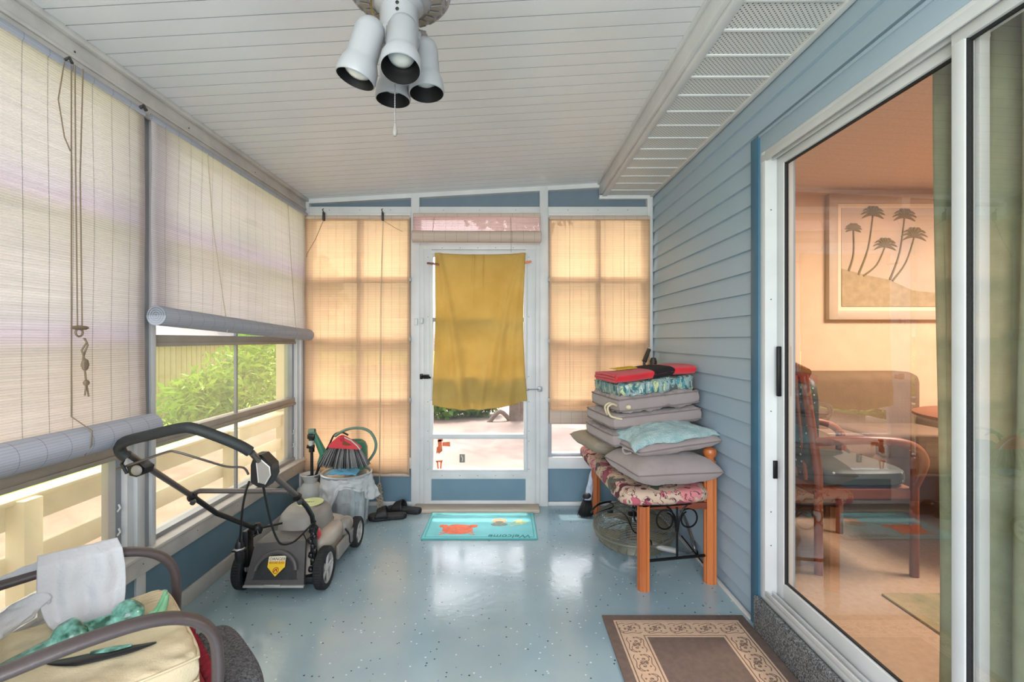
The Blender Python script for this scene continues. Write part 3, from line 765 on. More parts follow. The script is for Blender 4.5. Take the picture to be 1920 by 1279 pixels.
# ================================================================ CEILING FAN
def fan():
    hx, hy = -.256, 1.13
    t = thing('ceiling_fan', 'white ceiling fan with four spotlights and a pull chain', 'ceiling fan', (hx, hy, zc(hx)))
    MB().lathe([(0, zc(hx)+.01), (.07, zc(hx)+.01), (.075, 2.46), (.05, 2.42), (.018, 2.40), (.018, 2.27), (.03, 2.265), (0, 2.265)], (hx, hy, 0), n=32).build('canopy', M['fan_white'], t)
    MB().lathe([(0, 2.275), (.08, 2.27), (.115, 2.245), (.127, 2.21), (.129, 2.175), (.122, 2.153)], (hx, hy, 0), n=48).build('motor_housing', M['fan_white'], t)
    # vented rim: slots as real dark recess plates with white ribs between them
    MB().lathe([(.122, 2.153), (.118, 2.149), (.060, 2.134), (.050, 2.130), (0, 2.13)], (hx, hy, 0), n=48).build('rotor_plate', M['fan_white'], t)
    s = MB()
    for k in range(24):
        a = 2*PI*k/24+.05; ca, sa = math.cos(a), math.sin(a)
        P = lambda r, w: (hx+r*ca-w*sa, hy+r*sa+w*ca, 2.1465-(.118-r)*.258-.0012)
        s.poly([P(.076, -.005), P(.079, -.0065), P(.100, -.0075), P(.104, -.005), P(.104, .005), P(.100, .0075), P(.079, .0065), P(.076, .005)], (0, 0, .002))
        a = 2*PI*(k+.5)/24+.05; ca, sa = math.cos(a), math.sin(a)
        s.poly([P(.111, -.009), P(.115, -.009), P(.115, .009), P(.111, .009)], (0, 0, .002))
    s.build('vent_slot', M['label_grey'], t)
    MB().lathe([(.058, 2.14), (.058, 2.12), (.046, 2.11), (.046, 2.05), (.050, 2.040), (.044, 2.028), (.03, 2.022), (0, 2.02)], (hx, hy, 0), n=32).build('switch_housing', M['fan_white'], t)
    k = MB()
    for z in (2.10, 2.085, 2.070): k.lathe([(0, .002), (.005, 0)], (hx+.005, hy-.0455, z), (0, -1, 0), 8)
    k.build('switch', M['can_inner'], t)
    for a in (90, 180, 270, 0):
        A = math.radians(a+4.5); R = Matrix.Translation((hx, hy, 2.20)) @ Matrix.Rotation(A, 4, 'Z') @ Matrix.Rotation(math.radians(11), 4, 'X')
        m = MB(); m.poly([R @ Vector(p) for p in [(.20, -.045, 0), (.25, -.055, 0), (.52, -.062, 0), (.55, -.045, 0), (.555, 0, 0), (.55, .045, 0), (.52, .062, 0), (.25, .055, 0), (.20, .045, 0)]], R.to_3x3() @ Vector((0, 0, .006)))
        bl = m.build('blade', M['fan_white'], t)
        MB().poly([R @ Vector(p) for p in [(.10, -.012, -.004), (.19, -.03, -.004), (.23, -.03, -.004), (.25, 0, -.004), (.23, .03, -.004), (.19, .03, -.004), (.10, .012, -.004)]], R.to_3x3() @ Vector((0, 0, .004))).build('blade_arm', M['fan_white'], bl)
    # cans: (bottom centre, direction of the mouth, radius)
    cans = [(at(666, 149, 1.06), (-.30, -.02, -1), .044), (at(751, 130, 1.04), (.02, -.30, -1), .0445), (at(800, 176, 1.20), (.06, -.05, -1), .0445), (at(737, 188, 1.22), (-.02, .0, -1), .0445)]
    for i, (bc, d, r) in enumerate(cans):
        d = Vector(d).normalized(); up = -d
        c_ = MB().lathe([(r-.002, 0), (r, .001), (r+.001, .006), (r-.001, .03), (r-.006, .042), (r-.009, .05), (r-.010, .115), (r-.016, .132), (r-.028, .142), (0, .144)], bc, up, 40).build('spotlight_can', M['fan_white'], t)
        MB().lathe([(r-.002, .0005), (r-.003, .028), (r-.008, .04), (.020, .06), (0, .062)], bc, up, 40).build('lining', M['can_inner'], c_)
        MB().lathe([(0, .006 if i == 0 else .022), (.014, .008 if i == 0 else .024), (.026, .014 if i == 0 else .030), (.031, .024 if i == 0 else .04), (.02, .06)], bc, up, 28).build('bulb', M['bulb'], c_)
        top = bc+up*.125; h = Vector((hx, hy, 2.045)); side = (h-top); side.z = 0; side.normalize()
        MB().tube([h+Vector((0, 0, .01)), h+(top-h)*.45+Vector((0, 0, .015)), top+side*.028], .008, 8).box(-.012, .012, -.006, .006, -.02, .02, .003, M=Matrix.Translation(top+side*.03)).build('bracket', M['fan_white'], c_)
    ch = MB(); cx, cy = at(746, 250, 1.13).x, 1.10
    for i in range(46): ch.blob((cx, cy, 2.02-i*.0042), .0017, .0017, .0021, 6)
    ch.tube([(cx, cy, 2.02), (cx, cy, 1.825)], .0008, 5)
    q = ch.build('pull_chain', M['chrome'], t)
    MB().lathe([(0, .032), (.0025, .03), (.0035, .022), (.006, .012), (.0062, .006), (.003, 0), (0, 0)], (cx, cy, 1.797), n=14).build('pendant', M['grey'], q)
    MB().tube([(hx-.07, hy, 2.16), (hx-.064, hy-.01, 2.11), (hx-.052, hy-.01, 2.07)], .0022, 6).box(hx-.075, hx-.06, hy-.012, hy, 2.15, 2.17, .002).build('loose_wire', M['brass'], t)
M['bulb'] = mat('frosted bulb glass', c(225, 222, 214), .12, coat=.6)
fan()

# ================================================================ MATS AND RUG
def welcome_mat():
    x0, x1, y0, y1 = -.560, .212, 3.092, 3.555
    t = thing('welcome_mat', 'turquoise doormat with an orange crab and upside-down Welcome at the door', 'doormat', ((x0+x1)/2, (y0+y1)/2, 0))
    MB().box(x0, x1, y0, y1, .001, .009, .003).build('backing', M['mat_edge'], t)
    b = MB(); b.box(x0+.006, x1-.006, y0+.006, y1-.006, .009, .0105, .001); b.build('surface', M['mat_top'], t)
    b = MB()
    for (a, bb, cc_, d) in ((x0+.02, x1-.02, y0+.02, y0+.026), (x0+.02, x1-.02, y1-.026, y1-.02), (x0+.02, x0+.026, y0+.02, y1-.02), (x1-.026, x1-.02, y0+.02, y1-.02)): b.box(a, bb, cc_, d, .0103, .0112)
    b.build('border', M['mat_edge'], t)
    def disc(b, cx, cy, rx, ry, z=.011, n=28, h=.001, wob=0):
        b.poly([(cx+rx*(1+wob*math.sin(k*5))*math.cos(2*PI*k/n), cy+ry*(1+wob*math.sin(k*5))*math.sin(2*PI*k/n), z) for k in range(n)], (0, 0, h))
    # orange crab seen upside down
    b = MB(); cx, cy = -.33, 3.24
    disc(b, cx, cy, .105, .085, wob=.04)
    for s in (-1, 1):
        disc(b, cx+s*.105, cy+.055, .030, .026); b.tube([(cx+s*.06, cy+.04, .0115), (cx+s*.10, cy+.05, .0115)], .006, 6, flat=(1, .15))
        for k in range(3): b.tube([(cx+s*.07, cy-.01-.025*k, .0115), (cx+s*(.105+.008*k), cy-.03-.03*k, .0115)], .006, 6, flat=(1, .15))
    b.build('crab_motif', M['mat_orange'], t)
    b = MB(); disc(b, -.045, 3.39, .052, .045); b.build('fish_motif', M['mat_peach'], t)
    b = MB(); disc(b, -.045, 3.325, .06, .028, .0112); disc(b, -.045, 3.365, .03, .016, .0122); b.build('bow_motif', M['mat_brown'], t)
    b = MB(); sx, sy = .10, 3.37; pts = []
    for k in range(10):
        r = .055 if k % 2 == 0 else .022; pts.append((sx+r*math.cos(k*PI/5), sy+r*math.sin(k*PI/5), .011))
    b.poly(pts, (0, 0, .001)); b.tube([(.03, 3.30, .0115), (.15, 3.36, .0115)], .006, 6, flat=(1, .15)); b.tube([(.02, 3.33, .0115), (.10, 3.42, .0115)], .004, 6, flat=(1, .15))
    b.build('starfish_motif', M['mat_yellow'], t)
    text_mesh('Welcome', .072, (.172, 3.150, .0112), (0, 0, PI), 'lettering', M['mat_text'], t, .0008, shear=.2)
def text_mesh(s, size, loc, rot, name, m, parent, ext=.0006, shear=0, align='LEFT'):
    cu = bpy.data.curves.new(name, 'FONT'); cu.body = s; cu.size = size; cu.extrude = ext; cu.shear = shear; cu.align_x = align; cu.resolution_u = 3
    to = bpy.data.objects.new('tmp', cu); COL.objects.link(to)
    dg = bpy.context.evaluated_depsgraph_get(); me = bpy.data.meshes.new_from_object(to.evaluated_get(dg))
    bpy.data.objects.remove(to)
    R = rot if isinstance(rot, Matrix) else Matrix.Translation(loc) @ Matrix.Rotation(rot[2], 4, 'Z') @ Matrix.Rotation(rot[0], 4, 'X')
    me.transform(wmat(parent).inverted() @ R)
    me.materials.clear(); me.materials.append(m)
    o = bpy.data.objects.new(name, me); COL.objects.link(o); o.parent = parent; return o
M['mat_top'] = mat('turquoise mat surface', c(126, 203, 210), .85, var=.04, vs=10, bump=.3, bs=300)
M['mat_edge'] = mat('dark turquoise mat edge', c(84, 168, 168), .8)
M['mat_orange'] = mat('orange print', c(226, 118, 88), .85, var=.12, vs=40)
M['mat_peach'] = mat('peach print', c(224, 170, 138), .85, var=.1, vs=40)
M['mat_brown'] = mat('grey brown print', c(130, 140, 126), .85, var=.15, vs=60)
M['mat_yellow'] = mat('pale yellow print', c(206, 208, 150), .85, var=.12, vs=40)
M['mat_text'] = mat('dark teal print', c(60, 120, 120), .85)
welcome_mat()

def rug():
    x0, x1, y0, y1 = .458, 1.128, 1.12, 2.235
    t = thing('area_rug', 'brown rug with a tan scrollwork border before the sliding door', 'rug', ((x0+x1)/2, (y0+y1)/2, 0))
    MB().box(x0, x1, y0, y1, .001, .009, .003).build('pile', M['rug_brown'], t)
    b = MB()
    def ring(i0, i1, z0, z1):
        b.box(x0+i0, x1-i0, y1-i1, y1-i0, z0, z1); b.box(x0+i0, x1-i0, y0+i0, y0+i1, z0, z1)
        b.box(x0+i0, x0+i1, y0+i1, y1-i1, z0, z1); b.box(x1-i1, x1-i0, y0+i1, y1-i1, z0, z1)
    ring(.045, .052, .0088, .0096); ring(.058, .152, .0088, .0096); ring(.158, .166, .0088, .0096)
    b.build('border', M['rug_tan'], t)
    s = MB()
    def motif(cx, cy, ax, ay):                 # one leafy scroll about 0.10 long, 0.08 wide; ax, ay: unit axes
        def P(u, v): return (cx+ax[0]*u+ay[0]*v, cy+ax[1]*u+ay[1]*v, .0098)
        for sg in (1, -1):
            pts = []
            for k in range(15):
                a = k*.42; r = .026*(1-k/17); pts.append(P(sg*.022+sg*r*math.cos(a), sg*(r*math.sin(a))*.95+sg*.006))
            s.tube(pts, .0026, 5, flat=(1, .25))
            s.tube([P(-sg*.048, sg*.028), P(-sg*.03, sg*.036), P(-sg*.008, sg*.030), P(sg*.012, sg*.034), P(sg*.03, sg*.037), P(sg*.046, sg*.026), P(sg*.050, sg*.010)], .0026, 5, flat=(1, .25), smooth=3)
            for (u, v, r) in ((.0, .012, .006), (.046, .0, .005), (.022, .006, .0055), (-.022, .02, .0045), (.035, .03, .004)): s.lathe([(0, .0012), (r, .0008), (r, 0)], P(sg*u, sg*v)[:2]+(.0094,), n=8)
        s.tube([P(-.012, -.012), P(0, 0), P(.012, .012)], .003, 5, flat=(1, .25)); s.tube([P(-.010, .014), P(.012, -.012)], .0028, 5, flat=(1, .25))
    m = .105; Lx = x1-x0-2*m; nx = 4
    for i in range(nx+1):
        for yy in (y1-m, y0+m): motif(x0+m+Lx*i/nx, yy, (1, 0), (0, 1))
    Ly = y1-y0-2*m; ny = 8
    for i in range(1, ny):
        for xx in (x0+m, x1-m): motif(xx, y0+m+Ly*i/ny, (0, 1), (1, 0))
    s.build('scrollwork', M['rug_scroll'], t)
M['rug_brown'] = mat('brown rug pile', c(116, 98, 90), .95, var=.1, vs=50, bump=.5, bs=300)
M['rug_tan'] = mat('tan rug border', c(202, 172, 148), .95, var=.05, vs=50, bump=.3, bs=300)
M['rug_scroll'] = mat('brown scroll pile', c(120, 98, 88), .95)
rug()

M['step_carpet'] = (lambda t: (t.L.new(t.ramp(t.noise(170, 2), [(.36, c(58, 60, 64)), (.5, c(108, 110, 114)), (.64, c(158, 160, 162))]), t.b.inputs['Base Color']), t.bump(t.noise(240, 2), .8, .01), t.m)[2])(NT('grey flecked carpet'))
o = MB().box(1.128, XR-.012, DY0, DY1+.005, 0, .158, .012, seg=3).build('carpeted_step', M['step_carpet'])
tag(o, 'grey flecked carpet step along the foot of the sliding door', 'step')
M['bristle_light'] = mat('light grey bristles', c(158, 156, 156), .6)
# ================================================================ LAWN MOWER
def lawn_mower():
    t = thing('lawn_mower', 'grey and black electric lawn mower with a folded-back foam grip handle', 'lawn mower', (-1.19, 2.76, 0))
    def wheel(x, y, r, side):
        w = .048
        tr = MB()
        def fn(u, v):
            a = 2*PI*u; prof = [(r*.72, -w/2), (r*.93, -w/2), (r, -w*.36), (r*1.005, 0), (r, w*.36), (r*.93, w/2), (r*.72, w/2)]
            k = v*6; i = min(5, int(k)); q = k-i; rr = prof[i][0]*(1-q)+prof[i+1][0]*q; xx = prof[i][1]*(1-q)+prof[i+1][1]*q
            if 1.5 < k < 4.5 and int(u*96+.5*(k > 3)) % 2 == 0: rr -= .0035
            return Vector((x+xx, y+rr*math.cos(a), r*1.005+rr*math.sin(a)))
        tr.grid(96, 12, fn, close_u=True)
        o = tr.build('wheel', M['black_rubber'], t)
        h = MB(); ax = (side, 0, 0)
        h.lathe([(r*.76, -.012), (r*.78, .012), (r*.74, .020), (r*.66, .020), (r*.65, .008), (r*.65, -.012)], (x, y, r), ax, 40)
        h.lathe([(0, .018), (r*.14, .017), (r*.2, .010), (r*.2, -.01), (0, -.01)], (x, y, r), ax, 20)
        for k in range(5):
            for e in (-.16, .16):
                a = 2*PI*k/5+e; b = 2*PI*k/5+e*.9
                h.tube([(x+side*.010, y+r*.17*math.cos(a), r+r*.17*math.sin(a)), (x+side*.010, y+r*.70*math.cos(b), r+r*.70*math.sin(b))], r*.055, 6)
        h.build('hub_cap', M['silver'], o)
        MB().lathe([(0, -.006), (r*.68, -.006)], (x, y, r), ax, 30).build('wheel_disc', M['black'], o)
    wheel(-1.385, 2.50, .105, -1); wheel(-.965, 2.50, .107, 1); wheel(-.955, 3.0, .093, 1); wheel(-1.37, 3.0, .093, -1)
    # deck: rounded shell
    d = MB()
    def deck(u, v):
        a = 2*PI*u; cx, cy = -1.17, 2.78; ex, ey = .185, .30
        ca, sa = math.cos(a), math.sin(a); sp = lambda q, e: math.copysign(abs(q)**e, q)
        prof = [(1.0, .055), (1.03, .07), (1.03, .10), (.99, .155), (.93, .185), (.80, .205), (.62, .215)]
        k = v*6; i = min(5, int(k)); q = k-i; rr = prof[i][0]*(1-q)+prof[i+1][0]*q; zz = prof[i][1]*(1-q)+prof[i+1][1]*q
        return Vector((cx+ex*rr*sp(ca, .55), cy+ey*rr*sp(sa, .55), zz))
    d.grid(64, 18, deck, close_u=True); d.lathe([(0, .214), (.19, .213)], (-1.17, 2.78, 0), n=24, sx=.62, sy=1)
    d.build('deck', M['taupe'], t)
    k = MB(); k.blob((-1.03, 2.72, .19), .06, .16, .055, 20, pw=.8).blob((-1.0, 2.93, .165), .045, .08, .05, 16); k.build('side_fairing', M['taupe'], t)
    k = MB(); k.blob((-.985, 2.88, .175), .035, .055, .052, 16, pw=.7).box(-.965, -.945, 2.66, 2.95, .07, .15, .01); k.build('side_cover', M['grey'], t)
    k = MB(); k.tube([(-.955, 2.80, .19), (-.945, 2.83, .15), (-.945, 2.84, .10), (-.95, 2.88, .07)], .006, 6, smooth=3); k.build('trim_seal', M['black'], t)
    k = MB(); k.box(-1.36, -.985, 2.46, 3.05, .035, .075, .01); k.build('underside', M['black'], t)
    # rear discharge door
    k = MB(); A = Vector((-1.34, 2.405, .062)); B = Vector((-1.035, 2.405, .062)); C = Vector((-1.055, 2.475, .262)); D = Vector((-1.320, 2.475, .245))
    k.poly([A, B, C, D], (0, .02, .0)); k.poly([D, C, C+Vector((0, .13, .0)), D+Vector((.02, .13, .015))], (0, 0, -.02)); 
    fl = k.build('rear_flap', M['darkgrey'], t)
    n_ = ((B-A).cross(D-A)).normalized(); n_ = -n_ if n_.y > 0 else n_
    q = lambda u, v, o=0: A.lerp(B, u).lerp(D.lerp(C, u), v)+n_*o
    MB().poly([q(.10, .12, .001)]+[q(.5-.37*math.cos(PI*i/14), .16+.62*math.sin(PI*i/14)**.7, .001) for i in range(15)]+[q(.90, .12, .001)], n_*.002).build('recess', M['can_inner_grey'], fl)
    MB().tube([q(.5-.36*math.cos(PI*i/20), .34+.42*math.sin(PI*i/20), .012) for i in range(21)], .011, 8, flat=(1, 1.1)).build('arched_grip', M['darkgrey'], fl)
    MB().box(A.x-.002, B.x+.002, 2.395, 2.412, .052, .062, .002).box(-1.235, -1.15, 2.391, 2.402, .054, .068, .004).build('lip', M['silver'], fl)
    lb = MB(); lp = [q(.36, .66, .016), q(.675, .66, .016), q(.675, .42, .016), (q(.52, .20, .016)), q(.36, .42, .016)]; lb.poly(lp, n_*.0012)
    lb = lb.build('danger_label', M['label_yellow'], fl)
    MB().poly([q(.36, .67, .0165), q(.675, .67, .0165), q(.675, .55, .0165), q(.36, .55, .0165)], n_*.0013).build('label_header', M['label_pale'], lb)
    ring = MB(); rc = q(.52, .34, .018); ux = (B-A).normalized(); uy = (D-A).normalized()
    ring.tube([rc+ux*.014*math.cos(a)+uy*.014*math.sin(a) for a in [i*PI/10 for i in range(20)]], .0016, 5, closed=True)
    ring.tube([rc-ux*.009-uy*.006, rc-ux*.002+uy*.006, rc+ux*.008-uy*.004], .0026, 5).tube([rc+ux*.002+uy*.004, rc+ux*.006+uy*.009], .002, 5)
    ring.build('warning_symbol', M['label_red'], lb)
    R = Matrix((( ux.x, uy.x, n_.x, 0), (ux.y, uy.y, n_.y, 0), (ux.z, uy.z, n_.z, 0), (0, 0, 0, 1)))
    text_mesh('DANGER', .0205, None, Matrix.Translation(q(.378, .578, .0192)) @ R, 'lettering', M['black'], lb, .0004)
    for i, zz in enumerate((.535, .505)):
        text_mesh('ROTATING BLADES', .0088, None, Matrix.Translation(q(.385, zz-.01, .0182)) @ R, 'small_lettering', M['label_red'], lb, .0003)
    screws(fl, [q(u, 1.0)+Vector((0, .03, .002)) for u in (.36, .62)], (0, 0, 1), .005)
    # motor cover
    mo = MB()
    def dome(u, v):
        a = 2*PI*u; prof = [(1.0, .19), (1.02, .22), (.98, .27), (.90, .315), (.72, .345), (.40, .358), (0, .36)]
        k = v*6; i = min(5, int(k)); qq = k-i; rr = prof[i][0]*(1-qq)+prof[i+1][0]*qq; zz = prof[i][1]*(1-qq)+prof[i+1][1]*qq
        sp_ = lambda x, e: math.copysign(abs(x)**e, x)
        return Vector((-1.172+.138*rr*sp_(math.cos(a), .8), 2.76+.165*rr*sp_(math.sin(a), .8), zz))
    mo = mo.grid(48, 24, dome, close_u=True).build('motor_cover', M['grey'], t, sharp=60)
    MB().lathe([(0, .0035), (.065, .002), (.066, 0)], (-1.155, 2.78, .357), n=32, sx=1.1, sy=1.2).build('top_label', M['label_green'], mo)
    text_mesh('24V', .03, (-1.185, 2.765, .3612), (0, 0, 0), 'lettering', M['grey'], mo, .0004)
    MB().blob((-1.04, 2.60, .235), .016, .03, .042, 14).build('safety_key', M['red'], t)
    MB().blob((-1.35, 2.88, .20), .03, .02, .03, 10).build('height_knob', M['red'], t)
    # handle
    L = [at(481, 1000, 2.52), at(481, 992, 2.50), at(426, 970, 2.40), at(407, 963, 2.37), at(361, 931, 2.22), at(277, 876, 1.93), at(240, 851, 1.80)]
    Rr = [at(590, 1012, 2.52), at(588, 985, 2.50), at(585, 967, 2.47), at(575, 950, 2.40), at(558, 931, 2.30), at(510, 889, 2.06), at(487, 866, 1.92), at(472, 849, 1.80)]
    MB().tube(L[:5], .0125, 12).build('lower_handle', M['black'], t); MB().tube(Rr[:5], .0125, 12).build('lower_handle', M['black'], t)
    h = MB(); h.tube(L[4:], .0125, 12); h.tube(Rr[4:], .0125, 12); h.tube([L[4]+Vector((.01, 0, .018)), L[4]+Vector((.04, -.005, .028)), at(540, 921, 2.26)], .012, 12)
    h.build('upper_handle', M['gunmetal'], t)
    g = MB(); g.tube([at(238, 858, 1.80), at(228, 850, 1.79), at(225, 838, 1.78), at(238, 827, 1.76), at(285, 815, 1.73), at(338, 803, 1.71), at(365, 804, 1.71), at(412, 820, 1.74), at(450, 836, 1.77), at(469, 847, 1.79)], .020, 14, smooth=5)
    g.build('foam_grip', M['black_foam'], t, sharp=60)
    for P in (L[4], Rr[4]):
        k = MB(); k.blob(P+Vector((.0, -.005, 0)), .022, .028, .022, 10, .3, 40); k.lathe([(.011, 0), (.013, .005), (.012, .03), (0, .032)], P+Vector((.018, -.02, -.014)), (.5, -1, 0), 10); k.build('clamp', M['black'], t)
    for P in (L[1]+Vector((.01, 0, .005)), Rr[1]+Vector((0, 0, -.02))):
        k = MB(); k.blob(P, .024, .026, .03, 10, .35, 40); k.tube([P+Vector((0, -.02, .03)), P+Vector((-.05, -.02, -.01)), P+Vector((-.03, -.02, -.05)), P+Vector((.01, -.02, -.02))], .005, 6, closed=True); k.build('clamp', M['black'], t)
    MB().tube([L[1], at(555, 975, 2.7)], .006, 8).build('rod', M['black'], t)
    k = MB()
    for i in range(9): k.blob(Rr[1]+Vector((.012*math.sin(i*2.1), -.01, -.03-.025*i)), .014, .016, .015, 8, .4, 50)
    k.build('cable_chain', M['black'], t)
    MB().box(Rr[0].x-.012, Rr[0].x+.012, 2.49, 2.53, .12, .30, .004).build('bracket', M['black'], t); MB().box(L[0].x-.05, L[0].x-.02, 2.47, 2.53, .12, .31, .004).build('bracket', M['black'], t)
    b = MB(); b.tube([at(219, 880, 1.84), at(260, 866, 1.80), at(312, 848, 1.78), at(332, 848, 1.78), at(380, 862, 1.82), at(425, 875, 1.88), at(456, 877, 1.92), at(466, 890, 1.93)], .0045, 8, smooth=4)
    b.build('bail_bar', M['gunmetal'], t)
    c_ = at(487, 885, 1.92); k = MB()
    hexa = [(470, 872), (477, 853), (490, 853), (509, 872), (511, 893), (499, 914), (484, 914), (470, 905)]
    k.poly([at(x, y, 1.90) for x, y in hexa], (0, .06, 0)); bx = k.build('control_box', M['black'], t)
    inner = [(481, 866), (489, 862), (505, 876), (507, 891), (497, 908), (485, 905)]
    MB().poly([at(x, y, 1.893) for x, y in inner], (0, .012, 0)).build('face_plate', M['grey'], bx)
    MB().tube([at(x, y, 1.895) for x, y in inner], .003, 6, closed=True).build('plate_rim', M['silver'], bx)
    k = MB(); k.poly([at(x, y, 1.82) for x, y in ((236, 872), (247, 868), (262, 870), (272, 878), (268, 890), (256, 895), (243, 892))], (0, .05, 0)); k.tube([at(232, 862, 1.80), at(228, 870, 1.81), at(238, 888, 1.82)], .006, 6)
    lv = k.build('lever_housing', M['black'], t)
    MB().blob(at(256, 882, 1.81), .022, .008, .020, 14).build('face_plate', M['grey'], lv)
    cb = MB()
    cb.tube([at(467, 904, 1.94), at(460, 925, 2.05), at(454, 960, 2.2), at(451, 1000, 2.3), at(449, 1020, 2.34)], .0052, 8, smooth=5)
    cb.tube([at(494, 914, 1.94), at(500, 945, 2.1), at(508, 980, 2.2), at(519, 1010, 2.26), at(530, 1021, 2.29), at(552, 1015, 2.36), at(575, 993, 2.44), at(592, 977, 2.49)], .0052, 8, smooth=5)
    cb.build('cable', M['black'], t)
    k = MB(); e = at(449, 1020, 2.34); k.lathe([(.006, .03), (.012, .02), (.018, 0), (.021, -.02), (.021, -.075), (.016, -.09), (0, -.09)], e, n=16); k.box(e.x-.027, e.x+.027, e.y-.022, e.y+.022, e.z-.034, e.z-.024, .003)
    k.build('plug', M['black'], t)
    MB().lathe([(.022, 0), (.024, -.006), (.022, -.012)], e+Vector((0, 0, -.018)), n=18).build('plug_collar', M['silver'], t)
    return t
M['can_inner_grey'] = mat('dark recess plastic', c(44, 42, 44), .6, bump=.2, bs=150)
M['label_yellow'] = mat('yellow warning label', c(240, 196, 40), .5)
M['label_pale'] = mat('pale label header', c(232, 220, 190), .5)
M['label_red'] = mat('red label ink', c(170, 40, 26), .5)
M['label_green'] = mat('pale green label', c(196, 206, 150), .5, var=.06, vs=40)
lawn_mower()

# ================================================================ CORNER CLUTTER
def trash_can():
    cx, cy = -1.138, 3.36
    t = thing('trash_can', 'ribbed galvanised trash can wrapped in a white plastic bag behind the mower', 'trash can', (cx, cy, 0))
    b = MB()
    def fn(u, v):
        a = 2*PI*u; z = .005+.355*v; r = .138+.028*v
        if .08 < v < .90: r += .0055*math.copysign(min(1, abs(math.sin(a*11))*1.8), math.sin(a*11))
        return Vector((cx+r*math.cos(a), cy+r*math.sin(a), z))
    b.grid(168, 20, fn, close_u=True)
    b.lathe([(0, .012), (.136, .012), (.142, 0), (.144, .012)], (cx, cy, 0), n=48)
    b.build('body', M['galv'], t)
    b = MB(); b.lathe([(.160, .345), (.168, .352), (.176, .36), (.178, .374), (.172, .380), (.164, .376), (.160, .36), (.158, .20)], (cx, cy, 0), n=56); b.build('rim', M['galv'], t)
    b = MB(); b.lathe([(0, .352), (.10, .356), (.150, .366), (.160, .362)], (cx, cy, 0), n=48); b.build('lid', M['galv'], t)
    b = MB(); random.seed(5)
    def bag(u, v):
        a = math.radians(195+170*u); low = .285+.02*math.sin(u*13+1)
        if u < .33: low = .135+.02*math.sin(u*40)
        elif u < .45: low = .135+(.285-.135)*(u-.33)/.12
        elif u > .78: low = .22-.03*math.sin((u-.78)*12)
        z = .366+(low-.366)*v
        r = .174+.006*math.sin(u*60+v*4)*v+.012*noise.noise(Vector((u*9, v*5, 1)))+.010*v
        if u > .86: r += (u-.86)*.35*v
        return Vector((cx+r*math.cos(a), cy+r*math.sin(a), z))
    b.grid(90, 24, bag); b.build('plastic_bag', M['bag'], t, solid=.0015)
    return t
trash_can()
b = MB()
def rag(u, v):
    x = -1.235+.20*u; y = 3.24+.12*v
    return Vector((x, y, .386+.022*math.sin(PI*u)**.5*math.sin(PI*v)**.5+.012*noise.noise(Vector((x*26, y*26, 0)))))
tag(b.grid(36, 24, rag).build('cleaning_rag', M['blue_cloth'], solid=.006), 'light blue rag crumpled under the broom head on the trash can', 'rag')

def broom():
    cx, cy, z = -1.108, 3.235, 0
    t = thing('broom_head', 'red broom head with grey bristles resting on top of the trash can', 'broom', (cx, cy, .42))
    b = MB()
    b.poly([(cx-.112, cy-.02, .575), (cx+.112, cy-.02, .562), (cx+.108, cy-.02, .583), (cx+.05, cy-.02, .622), (cx+.0, cy-.02, .655), (cx-.038, cy-.02, .658), (cx-.06, cy-.02, .64), (cx-.105, cy-.02, .600)], (0, .045, 0))
    bmesh.ops.bevel(b.bm, geom=list(b.bm.edges), offset=.006, segments=2, affect='EDGES')
    bl = b.build('block', M['red'], t)
    MB().lathe([(.017, 0), (.019, .03), (.016, .032), (.012, .03), (.011, .0)], (cx-.012, cy-.01, .63), (-.1, -.5, 1), 18).build('socket', M['red'], bl)
    MB().poly([(cx-.005, cy-.0215, .632), (cx+.055, cy-.0215, .598), (cx+.02, cy-.0215, .594), (cx-.01, cy-.0215, .60)], (0, -.001, 0)).build('opening', M['wood_dark'], bl)
    MB().tube([(cx-.0, cy-.022, .652), (cx+.05, cy-.022, .630), (cx+.09, cy-.022, .595), (cx+.112, cy-.022, .566)], .004, 6).build('edge_stripe', M['bag'], bl)
    b = MB(); random.seed(11)
    for i in range(520):
        u = random.random(); k = random.random()-.5
        x0 = cx-.108+.214*u; z0 = .578-.012*u; x1 = cx-.178+.350*u+random.uniform(-.004, .004); z1 = .442-.006*random.random()+.02*(abs(u-.5)*2)**2
        a = Vector((x0, cy+k*.032, z0)); e = Vector((x1, cy-.012+k*.075, z1)); m = (a+e)/2+Vector((0, -.004, .004))
        w = Vector((.0013, 0, 0))
        v = [b.bm.verts.new(q) for q in (a-w, a+w, m+w, m-w, e+w, e-w)]
        f1 = b.bm.faces.new((v[0], v[1], v[2], v[3])); f2 = b.bm.faces.new((v[3], v[2], v[4], v[5])); f1.material_index = f2.material_index = random.choice((0, 0, 1, 1, 2))
    br = b.build('bristles', [M['bristle_light'], M['bristle'], M['bristle_black']], t, solid=.0016, weld=0); br['kind'] = 'stuff'
    return t
broom()

